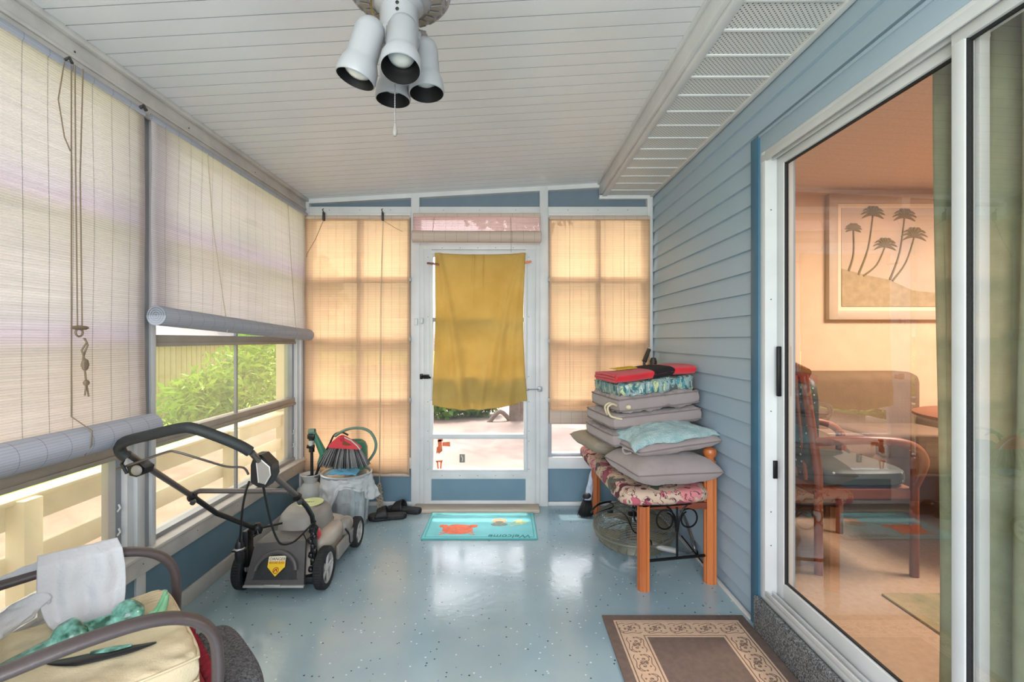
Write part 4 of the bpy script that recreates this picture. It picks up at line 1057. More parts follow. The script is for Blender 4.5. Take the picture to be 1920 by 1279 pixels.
def watering_can():
    cx, cy = -1.10, 3.43
    t = thing('watering_can', 'green watering can with a big hoop handle standing on the trash can', 'watering can', (cx, cy, .375))
    MB().lathe([(0, 0), (.085, 0), (.09, .01), (.088, .15), (.075, .185), (.055, .20), (.045, .20), (.04, .17), (0, .165)], (cx+.0, cy, .385), n=36).build('body', M['green'], t)
    MB().tube([at(604, 870, 3.46), at(607, 852, 3.46), at(596, 828, 3.45), at(587, 810, 3.44)], [.036, .030, .022, .018], 14).build('spout', M['green'], t)
    MB().lathe([(.017, 0), (.021, .02), (.022, .045), (.012, .05), (0, .05)], at(591, 808, 3.44), (-1, 0, -.18), 16).build('rose', M['green_grey'], t)
    MB().tube([at(628, 818, 3.44), at(640, 810, 3.44), at(656, 804, 3.44), at(677, 803, 3.44), at(694, 810, 3.44), at(704, 827, 3.44), at(704, 843, 3.44), at(696, 858, 3.44), at(684, 872, 3.44)], .0125, 12, smooth=5, flat=(1.2, .8)).build('handle', M['green_grey'], t)
watering_can()

def sprayer():
    cx, cy = -1.425, 3.43
    t = thing('pump_sprayer', 'white jug pump sprayer with a black handle in the back left corner', 'sprayer', (cx, cy, 0))
    MB().lathe([(0, 0), (.088, 0), (.098, .012), (.099, .20), (.09, .238), (.06, .266), (.045, .278), (.046, .290), (.062, .322), (.072, .338), (.068, .342), (.056, .325), (.03, .30), (0, .30)], (cx, cy, 0), n=36).build('tank', M['jug'], t)
    MB().tube([(cx+.01, cy, .29), (cx+.008, cy, .53)], .011, 10).lathe([(.03, .30), (.03, .325), (.012, .33)], (cx, cy, 0), n=16).build('pump_rod', M['black'], t)
    g = MB(); g.tube([(cx-.02, cy-.01, .54), (cx+.03, cy-.01, .54)], .014, 8).tube([(cx+.008, cy, .50), (cx+.006, cy, .60)], .02, 12).box(cx-.018, cx+.034, cy-.022, cy+.02, .596, .632, .006)
    g.build('pump_handle', M['black'], t)
    MB().tube([(cx+.006, cy, .545), (cx+.006, cy, .585)], .0215, 14).build('grip_band', M['silver'], t)
    MB().tube([(cx+.03, cy+.03, .33), (cx+.05, cy+.05, .42), (cx+.11, cy+.06, .53), (cx+.15, cy+.06, .61), (cx+.21, cy+.05, .632), (cx+.26, cy+.04, .615)], .007, 8, smooth=5).build('hose', M['black'], t)
    MB().tube([(cx+.03, cy+.0, .31), (cx+.07, cy-.01, .40), (cx+.10, cy-.01, .48)], .009, 8).tube([(cx+.02, cy-.05, .332), (cx+.12, cy-.02, .325)], .006, 8).build('wand', M['black'], t)
    MB().box(cx-.07, cx-.0, cy-.125, cy-.10, .02, .06, .006).build('base_clip', M['red'], t)
sprayer()

def slide(x, y, rz, label):
    t = thing('slide_sandal', label, 'sandal', (x, y, 0), rz, 'pair of black slides')
    T = Matrix.Translation((x, y, 0)) @ Matrix.Rotation(rz, 4, 'Z')
    out = [(-.14, .0), (-.135, .028), (-.115, .044), (-.08, .05), (-.03, .045), (.03, .036), (.09, .036), (.125, .03), (.14, .0), (.125, -.03), (.09, -.036), (.03, -.036), (-.03, -.046), (-.08, -.052), (-.115, -.046), (-.135, -.028)]
    b = MB(); m = spline([Vector((p[0], p[1], 0)) for p in out], 3, True)
    def fn(u, v):
        p = m[int(u*len(m)+.5) % len(m)]; prof = [(.90, .001), (.97, .006), (1, .018), (1.0, .030), (.97, .036)]
        k = v*4; i = min(3, int(k)); q = k-i; rr = prof[i][0]*(1-q)+prof[i+1][0]*q; zz = prof[i][1]*(1-q)+prof[i+1][1]*q
        return T @ Vector((p.x*rr, p.y*rr, zz))
    b.grid(len(m), 8, fn, close_u=True); b.poly([T @ Vector((p.x*.97, p.y*.97, .034)) for p in m], (0, 0, .001)); b.poly([T @ Vector((p.x*.9, p.y*.9, .001)) for p in m], (0, 0, .001))
    b.build('sole', M['sandal'], t)
    b = MB(); b.poly([T @ Vector((p.x*.92, p.y*.86, .035)) for p in m], (0, 0, .002)); b.build('footbed', M['insole'], t)
    b = MB()
    def st(u, v):
        a = PI*u; xx = -.09+.095*v+.02*math.sin(a)*(1-2*v)
        return T @ Vector((xx, -.052*math.cos(a), .024+(.050+.022*v)*math.sin(a)**.7))
    b.grid(20, 8, st); b.build('strap', M['sandal'], t, solid=.006)
slide(-.868, 3.455, math.radians(10), 'black slide sandal nearer the camera beside the trash can')
slide(-.775, 3.585, math.radians(-10), 'black slide sandal farther back against the wall by the door')
# ================================================================ BENCH AND CUSHIONS
def bench():
    t = thing('bench', 'oak post bench with floral padded seat and black iron scroll end', 'bench', (.90, 3.05, 0), math.radians(2.5))
    legs = [(.728, 2.482), (1.112, 2.555), (.684, 3.56), (1.07, 3.60)]
    def post(x, y, top, fin):
        b = MB()
        def fn(u, v):
            a = 2*PI*u; r = .0305+.0028*math.cos(a*8)
            return Vector((x+r*math.copysign(abs(math.cos(a))**.75, math.cos(a)), y+r*math.copysign(abs(math.sin(a))**.75, math.sin(a)), v*(top)))
        b.grid(48, 4, fn, close_u=True)
        if fin:
            b.lathe([(.031, top), (.033, top+.008), (.026, top+.02), (.024, top+.035), (.031, top+.048), (.033, top+.056), (.022, top+.066), (.021, top+.078), (.034, top+.098), (.036, top+.112), (.030, top+.126), (.012, top+.134), (0, top+.135)], (x, y, 0), n=28)
        b.build('leg', M['wood'], t)
    post(*legs[0], .445, 0); post(*legs[1], .60, 1); post(*legs[2], .445, 0); post(*legs[3], .60, 1)
    # seat pad with rolled floral edge
    s = MB()
    P = [Vector((.60, 2.40, 0)), Vector((1.128, 2.50, 0)), Vector((1.10, 3.66, 0)), Vector((.545, 3.62, 0))]
    def pad(u, v):
        a = 2*PI*u; b_ = -PI/2+PI*v; sp = lambda q, e: math.copysign(abs(q)**e, q)
        X = sp(math.cos(b_), .28)*sp(math.cos(a), .3); Y = sp(math.cos(b_), .28)*sp(math.sin(a), .3)
        p = P[0].lerp(P[1], (X+1)/2).lerp(P[3].lerp(P[2], (X+1)/2), (Y+1)/2)
        p.z = .487+.056*sp(math.sin(b_), .62)+.008*noise.noise(Vector((p.x*9, p.y*9, 3)))+.006*math.sin(p.y*19)
        p.x += .008*noise.noise(Vector((p.x*7, p.y*13, 7)))
        return p
    s.grid(120, 28, pad, close_u=True).build('seat_pad', M['floral'], t, sharp=80)
    MB().box(.72, 1.10, 2.53, 3.58, .405, .44, .004).build('seat_board', M['wood_dark'], t)
    b = MB(); L0 = Vector((legs[0][0], legs[0][1], 0)); L1 = Vector((legs[1][0], legs[1][1], 0)); d = (L1-L0); dn = d.normalized(); mid = (L0+L1)/2
    Q = lambda s_, z: mid+dn*s_+Vector((0, 0, z))
    b.tube([L0+Vector((0, 0, .148)), L1+Vector((0, 0, .148))], .0075, 4, flat=(1, 1.2)); b.tube([Q(0, .15), Q(0, .42)], .006, 6); b.tube([L0+Vector((0, 0, .435)), L1+Vector((0, 0, .435))], .006, 6)
    for sg in (-1, 1):
        pts = [Q(sg*.002, .30)]
        for k in range(26):
            a = k*.30; r = .058*(1-.012*k)
            pts.append(Q(sg*(.068-r*math.cos(a)), .355+r*math.sin(a)*1.0))
        b.tube(pts, .0048, 6)
        b.tube([Q(sg*.004, .29), Q(sg*.012, .34), Q(sg*.03, .40), Q(sg*.06, .43)], .0048, 6, smooth=4)
    b.build('iron_scroll', M['iron'], t)
    b = MB()
    for x0, x1 in ((legs[0], legs[2]),):
        A = Vector((x0[0], x0[1], .35)); B = Vector((x1[0], x1[1], .35)); b.tube([A+Vector((0, 0, .06)), B+Vector((0, 0, .06))], .006, 6)
        pts = [A.lerp(B, .12)+Vector((0, .058*math.cos(k*.35)*(1-.02*k), .058*math.sin(k*.35)*(1-.02*k))) for k in range(22)]; b.tube(pts, .0048, 6)
        b.tube([A.lerp(B, .02)+Vector((0, 0, .04)), A.lerp(B, .5)+Vector((0, 0, -.06))], .005, 6)
    b.build('side_scroll', M['iron'], t)
    return t
bench()

def cushion(name, label, cat, cen, w, d, h, rz=0, rx=0, ry=0, m='cushion', boxy=False, pin=.10, seed=0, group=None, bend=0, wr=1.0, piping=True, extra=None):
    cen = Vector(cen); T = Matrix.Translation(cen) @ Matrix.Rotation(rz, 4, 'Z') @ Matrix.Rotation(ry, 4, 'Y') @ Matrix.Rotation(rx, 4, 'X')
    t = thing(name, label, cat, cen-Vector((0, 0, h/2)), 0, group)
    N = 44; n_, m_ = (26, .34) if boxy else (4.2, .52)
    def core(s, q, sgn, lift=0):
        u = math.sin(PI/2*s); v = math.sin(PI/2*q)
        x = w/2*u*(1-pin*(1-v*v)*abs(u)); y = d/2*v*(1-pin*(1-u*u)*abs(v))
        cr = 1-(.045 if boxy else .06)*abs(u*v)**4; x *= cr; y *= cr
        e = max(0, (1-abs(u)**n_)*(1-abs(v)**n_))**m_
        z = sgn*h/2*e
        z += e*.0085*wr*(noise.noise(Vector((x*11+seed, y*11, sgn)))+.5*noise.noise(Vector((x*34+seed, y*30, sgn))))
        edge = math.exp(-((1-max(abs(u), abs(v)))/.16)**2)
        z += sgn*e*edge*.0035*wr*math.sin((x-y if abs(u) > abs(v) else x+y)*95+seed*3)
        z += bend*(u*u)*abs(u)
        return Vector((x, y, z+lift))
    b = MB()
    b.grid(N, N, lambda a, c_: T @ core(2*a-1, 2*c_-1, 1)); b.grid(N, N, lambda a, c_: T @ core(2*a-1, 2*c_-1, -1))
    b.build('cover', M[m], t, sharp=75, weld=2e-4)
    if piping:
        q = MB()
        zs = (h*.36, -h*.36) if boxy else (0,)
        k = .992 if boxy else 1.0
        for z in zs:
            pts = []
            for side in range(4):
                for i in range(16):
                    s = -1+2*i/16
                    a, c_ = [(s, -1), (1, s), (-s, 1), (-1, -s)][side]
                    p = core(a, c_, 0); pts.append(T @ Vector((p.x*k, p.y*k, p.z+z)))
            q.tube(pts, .0038, 6, closed=True)
        q.build('piping', M['welt' if m == 'cushion' else m], t)
    if extra: extra(t, T, core)
    return t

# bottom up: square cushion wedged at the back left, then the leaning pile, then the loose pair in front
def stitched(t, T, core):
    b = MB(); b.blob(T @ Vector((-.05, -.12, .052)), .010, .010, .005, 10); b.build('button', M['cushion_tan'], t)
cushion('throw_pillow', 'small tan pillow squashed under the left end of the cushion pile', 'pillow', (.70, 3.10, .635), .46, .42, .12, rz=math.radians(14), ry=math.radians(9), m='cushion_tan', seed=2, extra=stitched)
cushion('seat_cushion', 'taupe boxed seat cushion, lowest of the four piled at the back of the bench', 'cushion', (.835, 2.93, .765), .56, .47, .080, rz=math.radians(10), ry=math.radians(-4), boxy=True, pin=.01, seed=3)
cushion('seat_cushion', 'taupe boxed seat cushion with a crisp square edge, second from the bottom of the pile', 'cushion', (.845, 2.93, .865), .57, .47, .078, rz=math.radians(10), ry=math.radians(-4.5), boxy=True, pin=.01, seed=4)
def ties(t, T, core):
    b = MB()
    for (y, s) in ((-.20, 1), (-.16, -1)):
        p = T @ Vector((-.26, y, .0)); b.tube([p, p+Vector((-.03, -.02, .012)), p+Vector((-.055, -.02, -.01)), p+Vector((-.045, -.035, -.05)), p+Vector((-.02, -.045*s, -.062)), p+Vector((.02, -.05, -.07))], .006, 6, smooth=4)
    b.blob(T @ Vector((-.20, -.235, -.01)), .018, .014, .014, 10, .3, 30)
    b.build('tie', M['cream_cushion'], t)
cushion('seat_cushion', 'wrinkled taupe seat cushion with cream ties, third from the bottom of the pile', 'cushion', (.86, 2.95, .962), .53, .46, .090, rz=math.radians(10), ry=math.radians(-5), pin=.02, boxy=True, seed=5, wr=2.2, extra=ties)
cushion('patterned_cushion', 'teal streaked cushion lying just under the folded red towel', 'cushion', (.86, 2.97, 1.045), .49, .43, .080, rz=math.radians(10), ry=math.radians(-6), m='floral_blue', pin=.03, boxy=True, seed=6, wr=1.6)

def red_towel():
    t = thing('beach_towel', 'folded red beach towel with a black band on top of the cushion pile', 'towel', (.86, 2.96, 1.08))
    T = Matrix.Translation((.86, 2.935, 1.117)) @ Matrix.Rotation(math.radians(10), 4, 'Z') @ Matrix.Rotation(math.radians(-6), 4, 'Y')
    w, d, h = .50, .36, .058
    def shell(x0, x1, hh, mm, nm, par, zo=0, dd=d):
        b = MB()
        def fn(u, v):
            x = x0+(x1-x0)*u; a = 2*PI*v
            y = dd/2*math.copysign(abs(math.cos(a))**.35, math.cos(a)); z = hh/2*math.copysign(abs(math.sin(a))**.7, math.sin(a))
            if y > .05: z *= .8
            z += .004*noise.noise(Vector((x*9, y*9, 0)))+.004*math.sin(x*14)
            return T @ Vector((x+.006*math.sin(z*120), y, z+zo))
        b.grid(24, 40, fn)
        for xx in (x0, x1): b.poly([fn_ for fn_ in [fn((xx-x0)/(x1-x0), k/40) for k in range(40)]], (T.to_3x3() @ Vector((.0005, 0, 0))))
        return b.build(nm, mm, par, sharp=60)
    shell(-w/2, w/2, h, M['red_cloth'], 'folded_body', t)
    shell(-.02, .11, h+.004, M['black_cloth'], 'black_band', t)
    b = MB(); b.grid(8, 14, lambda u, v: T @ Vector((-.15+.13*u, .03+.14*v, h*.5-.001+.004*math.sin(v*3)))); b.build('yellow_print', M['yellow_cloth'], t, solid=.004)
    b = MB()                                  # visible fold layers on the left end
    for k in range(3):
        z = -h*.32+k*h*.30; b.tube([T @ Vector((-w/2-.002, -d/2+.02, z)), T @ Vector((-w/2-.008, -.02, z+.006)), T @ Vector((-w/2-.002, d/2-.03, z))], .007, 8)
    b.build('fold_layer', M['red_cloth'], t)
red_towel()

cushion('throw_pillow', 'large plump taupe pillow lying flat at the front of the floral bench', 'pillow', (.868, 2.625, .625), .52, .44, .155, rz=math.radians(12), ry=math.radians(1), pin=.07, seed=8)
def loops(t, T, core):
    b = MB(); p = T @ Vector((-.245, -.10, -.01)); b.tube([p, p+Vector((-.04, .01, .01)), p+Vector((-.035, -.01, -.015)), p+Vector((-.0, -.015, -.01))], .005, 6, smooth=4); b.build('tie', M['cushion'], t)
cushion('throw_pillow', 'taupe pillow under the aqua towel, on top of the plump front pillow', 'pillow', (.895, 2.69, .752), .52, .43, .100, rz=math.radians(12), ry=math.radians(-5), pin=.06, seed=9, extra=loops)
def aqua():
    T = Matrix.Translation((.875, 2.70, .80)) @ Matrix.Rotation(math.radians(14), 4, 'Z') @ Matrix.Rotation(math.radians(-6), 4, 'Y')
    def fn(u, v):
        s, q = 2*u-1, 2*v-1
        x = s*(.235-.02*q+.015*math.sin(q*5)); y = q*(.215+.02*math.sin(s*4+1)); e = max(0, (1-abs(s)**3)*(1-abs(q)**3))**.5
        z = .012+.030*e-.026*(abs(s)**3+abs(q)**3)+.014*noise.noise(Vector((x*9, y*9, 2)))+.006*noise.noise(Vector((x*30, y*30, 2)))
        return T @ Vector((x, y, z))
    o = MB().grid(60, 60, fn).build('hand_towel', M['aqua_cloth'], solid=.010, sharp=80)
    tag(o, 'pale aqua terry towel spread over the front pillow stack', 'towel')
aqua()

# ================================================================ UNDER AND BESIDE THE BENCH
def floor_fan():
    cx, cy, z0 = .845, 3.07, .012
    T = Matrix.Translation((cx, cy, z0)) @ Matrix.Rotation(math.radians(-4), 4, 'Y') @ Matrix.Rotation(math.radians(6), 4, 'X')
    t = thing('floor_fan', 'round wire cage floor fan lying flat under the bench', 'fan', (cx, cy, 0))
    R = .262; b = MB()
    def ring(r, z, th=.0016): b.tube([T @ Vector((r*math.cos(a), r*math.sin(a), z)) for a in [i*2*PI/48 for i in range(48)]], th, 5, closed=True)
    for k in range(15): ring(R*math.cos((k/14)*1.25)**.55 if k < 14 else .05, .105+.075*math.sin((k/14)*1.45))
    for k in range(13): ring(R*(.80+.20*math.sin(PI/2*k/12)), .010+.088*k/12)
    front = b.build('front_grille', M['wire'], t)
    b = MB(); b.tube([T @ Vector((R*math.cos(a), R*math.sin(a), .10)) for a in [i*2*PI/64 for i in range(64)]], .0055, 8, closed=True)
    b.tube([T @ Vector((.21*math.cos(a), .21*math.sin(a), .008)) for a in [i*2*PI/64 for i in range(64)]], .004, 6, closed=True)
    b.build('rim', M['wire'], t)
    b = MB()
    for k in range(30):
        a = 2*PI*k/30; P = lambda r, z: T @ Vector((r*math.cos(a+z*1.2), r*math.sin(a+z*1.2), z))
        b.tube([P(R*.80, .010), P(R*.97, .05), P(R, .10), P(R*.92, .135), P(R*.7, .160), P(.06, .182)], .0014, 5)
    b.build('rear_grille', M['wire'], t)
    bl = MB()
    for k in range(4):
        a0 = k*PI/2+.3
        def fn(u, v):
            r = .05+.175*u; a = a0+(v-.5)*(.6+.6*u); return T @ Vector((r*math.cos(a), r*math.sin(a), .085+.035*(v-.5)))
        bl.grid(8, 8, fn)
    bl.build('blade', M['wire_dull'], t, solid=.003)
    MB().lathe([(0, .02), (.055, .022), (.06, .05), (.055, .08), (.02, .10), (0, .10)], T @ Vector((0, 0, 0)), T.to_3x3() @ Vector((0, 0, 1)), 24).build('motor', M['darkgrey'], t)
    MB().lathe([(0, .196), (.035, .193), (.045, .186), (.044, .18)], T @ Vector((0, 0, 0)), T.to_3x3() @ Vector((0, 0, 1)), 24).build('badge', M['black'], t)
    s = MB(); a = [at(1232, 1025, 2.83), at(1260, 1032, 2.82), at(1290, 1040, 2.83), at(1302, 1033, 2.85), at(1300, 1018, 2.88), at(1290, 985, 3.0), at(1277, 958, 3.12)]
    s.tube(a, .0115, 12, smooth=5); s.build('stand', M['chrome'], t)
    MB().tube([at(1222, 1020, 2.83), at(1240, 1027, 2.82), at(1268, 1033, 2.82)], .017, 12).build('grip', M['silver'], t)
    s = MB(); s.tube([at(1278, 1005, 2.95), at(1318, 1056, 2.70)], .004, 6).tube([at(1286, 960, 3.1), at(1306, 1020, 2.93), at(1308, 1040, 2.86)], .005, 6); s.build('strut', M['iron'], t)
    s = MB(); cxx = at(1140, 950, 3.0)
    s.tube([at(1108, 962, 2.98), at(1120, 948, 3.0), at(1142, 942, 3.05), at(1150, 950, 3.0), at(1130, 958, 2.95), at(1118, 963, 2.93), at(1150, 955, 2.93), at(1172, 966, 2.9), at(1182, 985, 2.86), at(1190, 998, 2.8), at(1218, 1012, 2.78), at(1222, 1022, 2.80)], .004, 6, smooth=5)
    s.tube([at(1108, 958, 2.96), at(1124, 944, 3.0), at(1146, 940, 3.05)], .004, 6, smooth=4).box(cxx.x-.015, cxx.x+.02, cxx.y-.06, cxx.y-.04, cxx.z-.02, cxx.z+.0, .004)
    s.build('cord', M['iron'], t)
M['wire_dull'] = mat('dull olive plastic', c(126, 124, 106), .6)
floor_fan()

def brush():
    t = thing('hand_brush', 'black bristled brush with its handle wrapped in clear plastic, left of the bench', 'brush', (.60, 3.52, 0))
    b = MB(); random.seed(2)
    for i in range(420):
        a = random.random()*2*PI; r = random.random()**.5
        p = Vector((.618+.022*r*math.cos(a), 3.54+.02*r*math.sin(a), .135)); e = Vector((.595+.058*r*math.cos(a)+random.uniform(-.006, .006), 3.50+.04*r*math.sin(a), .004+.035*r*random.random()))
        w = Vector((.0014, 0, 0)); v = [b.bm.verts.new(q) for q in (p-w, p+w, e+w, e-w)]; b.bm.faces.new(v)
    o = b.build('bristles', M['bristle_black'], t, solid=.0016, weld=0); o['kind'] = 'stuff'
    b = MB(); b.blob((.615, 3.535, .14), .036, .028, .03, 14, .2, 30); b.build('ferrule', M['bristle_black'], t)
    b = MB()
    def fn(u, v):
        a = 2*PI*u; z = .12+.26*v; r = .030-.012*v+.008*noise.noise(Vector((math.cos(a)*2, math.sin(a)*2, z*22)))+.012*max(0, .25-v)
        return Vector((.618+.075*v+r*math.cos(a), 3.54+.06*v+r*math.sin(a), z))
    b.grid(24, 20, fn, close_u=True).build('plastic_wrap', M['clear_bag'], t)
    MB().tube([(.615, 3.535, .13), (.70, 3.60, .42)], .012, 8).build('handle', M['wood_dark'], t)
brush()

t = thing('garden_tool', 'long tool with a dark grip leaning in the corner behind the cushion pile', 'tool', (1.02, 3.50, 0))
a = at(1208, 678, 3.52); e = at(1217, 655, 3.55)
MB().tube([(1.00, 3.45, .54), a], .010, 10).build('shaft', M['knob'], t)
MB().tube([a, e], [.018, .019, .015], 12).build('grip', M['knob'], t); MB().tube([e, e+(e-a).normalized()*.012], .010, 10).build('end_cap', M['silver'], t)
t = thing('umbrella_pole', 'dark round-topped pole end beside the grip behind the cushion pile', 'pole', (1.08, 3.50, 0))
a = at(1225, 690, 3.52)
MB().tube([(1.09, 3.48, .54), a], .012, 10).build('shaft', M['knob'], t)
MB().lathe([(.014, 0), (.034, .01), (.036, .022), (.024, .03), (.026, .06), (.018, .085), (0, .09)], a+Vector((0, 0, -.01)), n=20).build('knob', M['knob'], t)
# ================================================================ ARMCHAIR IN THE FRONT LEFT CORNER
O = Vector((-.982, 1.41, 0)); CR = math.radians(-45)
TC = Matrix.Translation(O) @ Matrix.Rotation(CR, 4, 'Z')       # local x: to the chair's right, y: forwards
W_ = lambda x, y, z: TC @ Vector((x, y, z))
def patio_chair():
    t = thing('patio_chair', 'brown metal patio armchair piled with cushions in the front left corner', 'chair', O, CR)
    for s in (-1, 1):
        x = s*.262
        MB().tube([W_(x, -.49, .615), W_(x, -.36, .626), W_(x, -.22, .636), W_(x, -.10, .630), W_(x, -.02, .598), W_(x, .028, .54), W_(x, .040, .46), W_(x, .035, .30), W_(x, .02, .0)], .0235, 14, smooth=5, flat=(1, .62)).build('arm', M['arm'], t, sharp=70)
        MB().tube([W_(x*.94, -.40, .33), W_(x*.94, -.46, .16), W_(x*.94, -.50, 0)], .017, 10, smooth=4).build('leg', M['arm'], t)
        MB().tube([W_(x*.94, -.44, .32), W_(x*.94, -.47, .60), W_(x*.94, -.50, 1.0)], .016, 10, smooth=4).build('back_post', M['arm'], t)
    b = MB()
    for s in (-1, 1): b.tube([W_(s*.25, .03, .30), W_(s*.25, -.44, .31)], .013, 8)
    b.tube([W_(-.26, .03, .30), W_(.26, .03, .30)], .013, 8).tube([W_(-.25, -.44, .31), W_(.25, -.44, .31)], .013, 8)
    b.build('seat_frame', M['arm'], t)
    MB().grid(14, 10, lambda u, v: W_(-.245+.49*v, .03-.47*u, .315-.014*math.sin(PI*u)*math.sin(PI*v))).build('seat_sling', M['darkgrey'], t, solid=.003)
    MB().grid(14, 10, lambda u, v: W_(-.24+.48*v, -.455-.05*u, .40+.6*u)).build('backrest', M['darkgrey'], t, solid=.003)
patio_chair()
def pleats(t, T, core):
    b = MB()
    for i in range(8):
        x = -.82+.06*i; b.tube([T @ (core(x, q_/10, 1)+Vector((0, 0, .0005))) for q_ in range(3, 10)], .0018, 5)
    b.build('tufting', M['cream_cushion'], t)
cushion('seat_cushion', 'thick cream cushion on the patio chair, topmost of the three under the green figurine', 'cushion', W_(0, -.230, .450), .49, .49, .085, rz=CR, rx=math.radians(-1), m='cream_cushion', boxy=True, pin=.01, seed=12, extra=pleats)
cushion('seat_cushion', 'flat beige cushion on the patio chair, second under the cream one', 'cushion', W_(.005, -.225, .378), .49, .48, .056, rz=CR, m='beige_cushion', boxy=True, pin=.01, seed=13)
def ruffle(t, T, core):
    b = MB()
    def fn(u, v):
        pth = [(-.235, -.20), (-.24, .24), (.24, .24), (.235, -.20)]
        s = u*3; i = min(2, int(s)); q = s-i; x = pth[i][0]*(1-q)+pth[i+1][0]*q; y = pth[i][1]*(1-q)+pth[i+1][1]*q
        nx, ny = [(-1, 0), (0, 1), (1, 0)][i]
        k = .034*v; return T @ Vector((x+nx*k, y+ny*k, .010*math.sin(u*260)*v+.004))
    b.grid(260, 3, fn).build('ruffle', M['red_ruffle'], t, solid=.002)
cushion('seat_cushion', 'thin dark red ruffled cushion at the bottom of the patio chair pile', 'cushion', W_(0, -.200, .338), .49, .49, .040, rz=CR, m='red_ruffle', pin=.02, seed=14, extra=ruffle, piping=False)

def pouf():
    b = MB(); sp = lambda q, e: math.copysign(abs(q)**e, q)
    def fn(u, v):
        a = 2*PI*u; k = -PI/2+PI*v
        return W_(.0+.225*sp(math.cos(k), .3)*sp(math.cos(a), .6), .125+.075*sp(math.cos(k), .3)*sp(math.sin(a), .6), .165+.164*sp(math.sin(k), .45))
    b.grid(64, 32, fn, close_u=True)
    o = b.build('footstool', M['pouf'], sharp=80); tag(o, 'dark grey speckled carpeted footstool tucked against the patio chair front', 'footstool')
pouf()

def figurine():
    t = thing('animal_figurine', 'mottled teal green animal figurine lying on the cream chair cushion', 'figurine', W_(-.09, -.2, .51))
    zc_ = .486; P = lambda x, y, z=0: W_(x+.0, y-.012, zc_+z)
    b = MB(); b.blob(P(-.075, -.10, .028), .042, .036, .034, 20, .15, 30)                 # head
    pass
    b.tube([P(-.075, -.10, .02), P(-.072, -.15, .020), P(-.07, -.20, .022)], .022, 16, smooth=4).blob(P(-.066, -.225, .026), .040, .036, .032, 20, .3, 30)
    b.tube([P(-.06, -.24, .016), P(-.05, -.30, .010), P(-.03, -.36, .006), P(-.01, -.40, .004)], [.024, .018, .015, .006], 12, smooth=4)
    b.build('body', M['teal'], t, sharp=80)
    b = MB()
    for dx, dz in ((0, 0), (.022, -.004)): b.tube([P(-.065+dx, -.06, .004), P(-.062+dx, -.035, .010+dz), P(-.055+dx, -.02, .035+dz), P(-.05+dx, -.012, .070+dz)], [.006, .010, .011, .005], 10, smooth=4)
    b.build('ear', M['green_leafy'], t)
    b = MB(); b.tube([P(.06, -.19, .017), P(.085, -.15, .019), P(.10, -.11, .019)], [.006, .011, .004], 10, smooth=4, flat=(1, .5)); b.build('limb', M['teal'], t); b = MB()
    b.tube([P(-.05, -.30, .01), P(-.02, -.29, .004), P(.02, -.30, .002)], [.014, .012, .006], 10, smooth=4).build('limb', M['teal'], t)
    b = MB(); b.tube([P(.02, -.27, .010), P(.07, -.21, .012), P(.105, -.12, .012), P(.12, -.06, .012)], [.005, .022, .018, .004], 12, smooth=4, flat=(1, .3)).build('base_leaf', M['black'], t)
M['green_leafy'] = mat('sage green glaze', c(110, 160, 122), .35, var=.12, vs=30)
figurine()

def shirt():
    # lies over the far arm: down the wall side a little, over the tube, then down to the seat
    def fn(u, v):
        s = -.30+.18*u                       # along the arm
        path = [(-.306, .47), (-.304, .58), (-.298, .655), (-.262, .682), (-.226, .660), (-.216, .59), (-.205, .54), (-.165, .506), (-.095, .503), (-.06, .503)]
        k = v*(len(path)-2.01); i = int(k); q = k-i; x = path[i][0]*(1-q)+path[i+1][0]*q; z = path[i][1]*(1-q)+path[i+1][1]*q
        spread = max(0, v-.35)
        y = s+(u-.5)*(.04-.20*max(0, spread-.25))*2*spread+.03*spread
        x += .010*math.sin(u*17+v*3)*spread*2+.006*noise.noise(Vector((u*7, v*7, 0)))
        z += .012*noise.noise(Vector((u*5, v*6, 3)))*spread-.018*math.sin(u*PI)*spread
        return W_(x, y, max(z, .501 if v > .70 else z))
    t = thing('white_shirt', 'white cotton shirt slung over the wall side arm of the patio chair', 'shirt', W_(-.262, -.2, .65))
    MB().grid(50, 60, fn).build('bodice', M['shirt'], t, solid=.004, sharp=80)
    def sl(p, r, nm):
        b = MB()
        def f2(u, v):
            k = v*(len(p)-1); i = min(len(p)-2, int(k)); q = k-i; cc = p[i].lerp(p[i+1], q); a = 2*PI*u; R = r[i]*(1-q)+r[i+1]*q
            R *= 1+.4*noise.noise(Vector((math.cos(a)*1.6, math.sin(a)*1.6, v*5)))
            return cc+Vector((R*math.cos(a)*.8, R*math.cos(a)*.5, R*math.sin(a)*.45))
        b.grid(24, 30, f2, close_u=True).build(nm, M['shirt'], t, solid=.003, sharp=80)
    sl([W_(-.215, -.30, .57), W_(-.205, -.34, .55), W_(-.17, -.375, .54), W_(-.13, -.405, .538), W_(-.11, -.415, .538)], [.040, .046, .040, .036, .030], 'sleeve')
    sl([W_(-.262, -.26, .655), W_(-.262, -.31, .645), W_(-.262, -.36, .635), W_(-.262, -.42, .628)], [.030, .030, .028, .030], 'sleeve')
    MB().tube([W_(-.262, -.40, .628), W_(-.262, -.47, .622)], .0265, 12, flat=(1, .8)).build('cuff', M['purple'], t)
M['purple'] = mat('purple fabric', c(96, 78, 140), .9)
shirt()

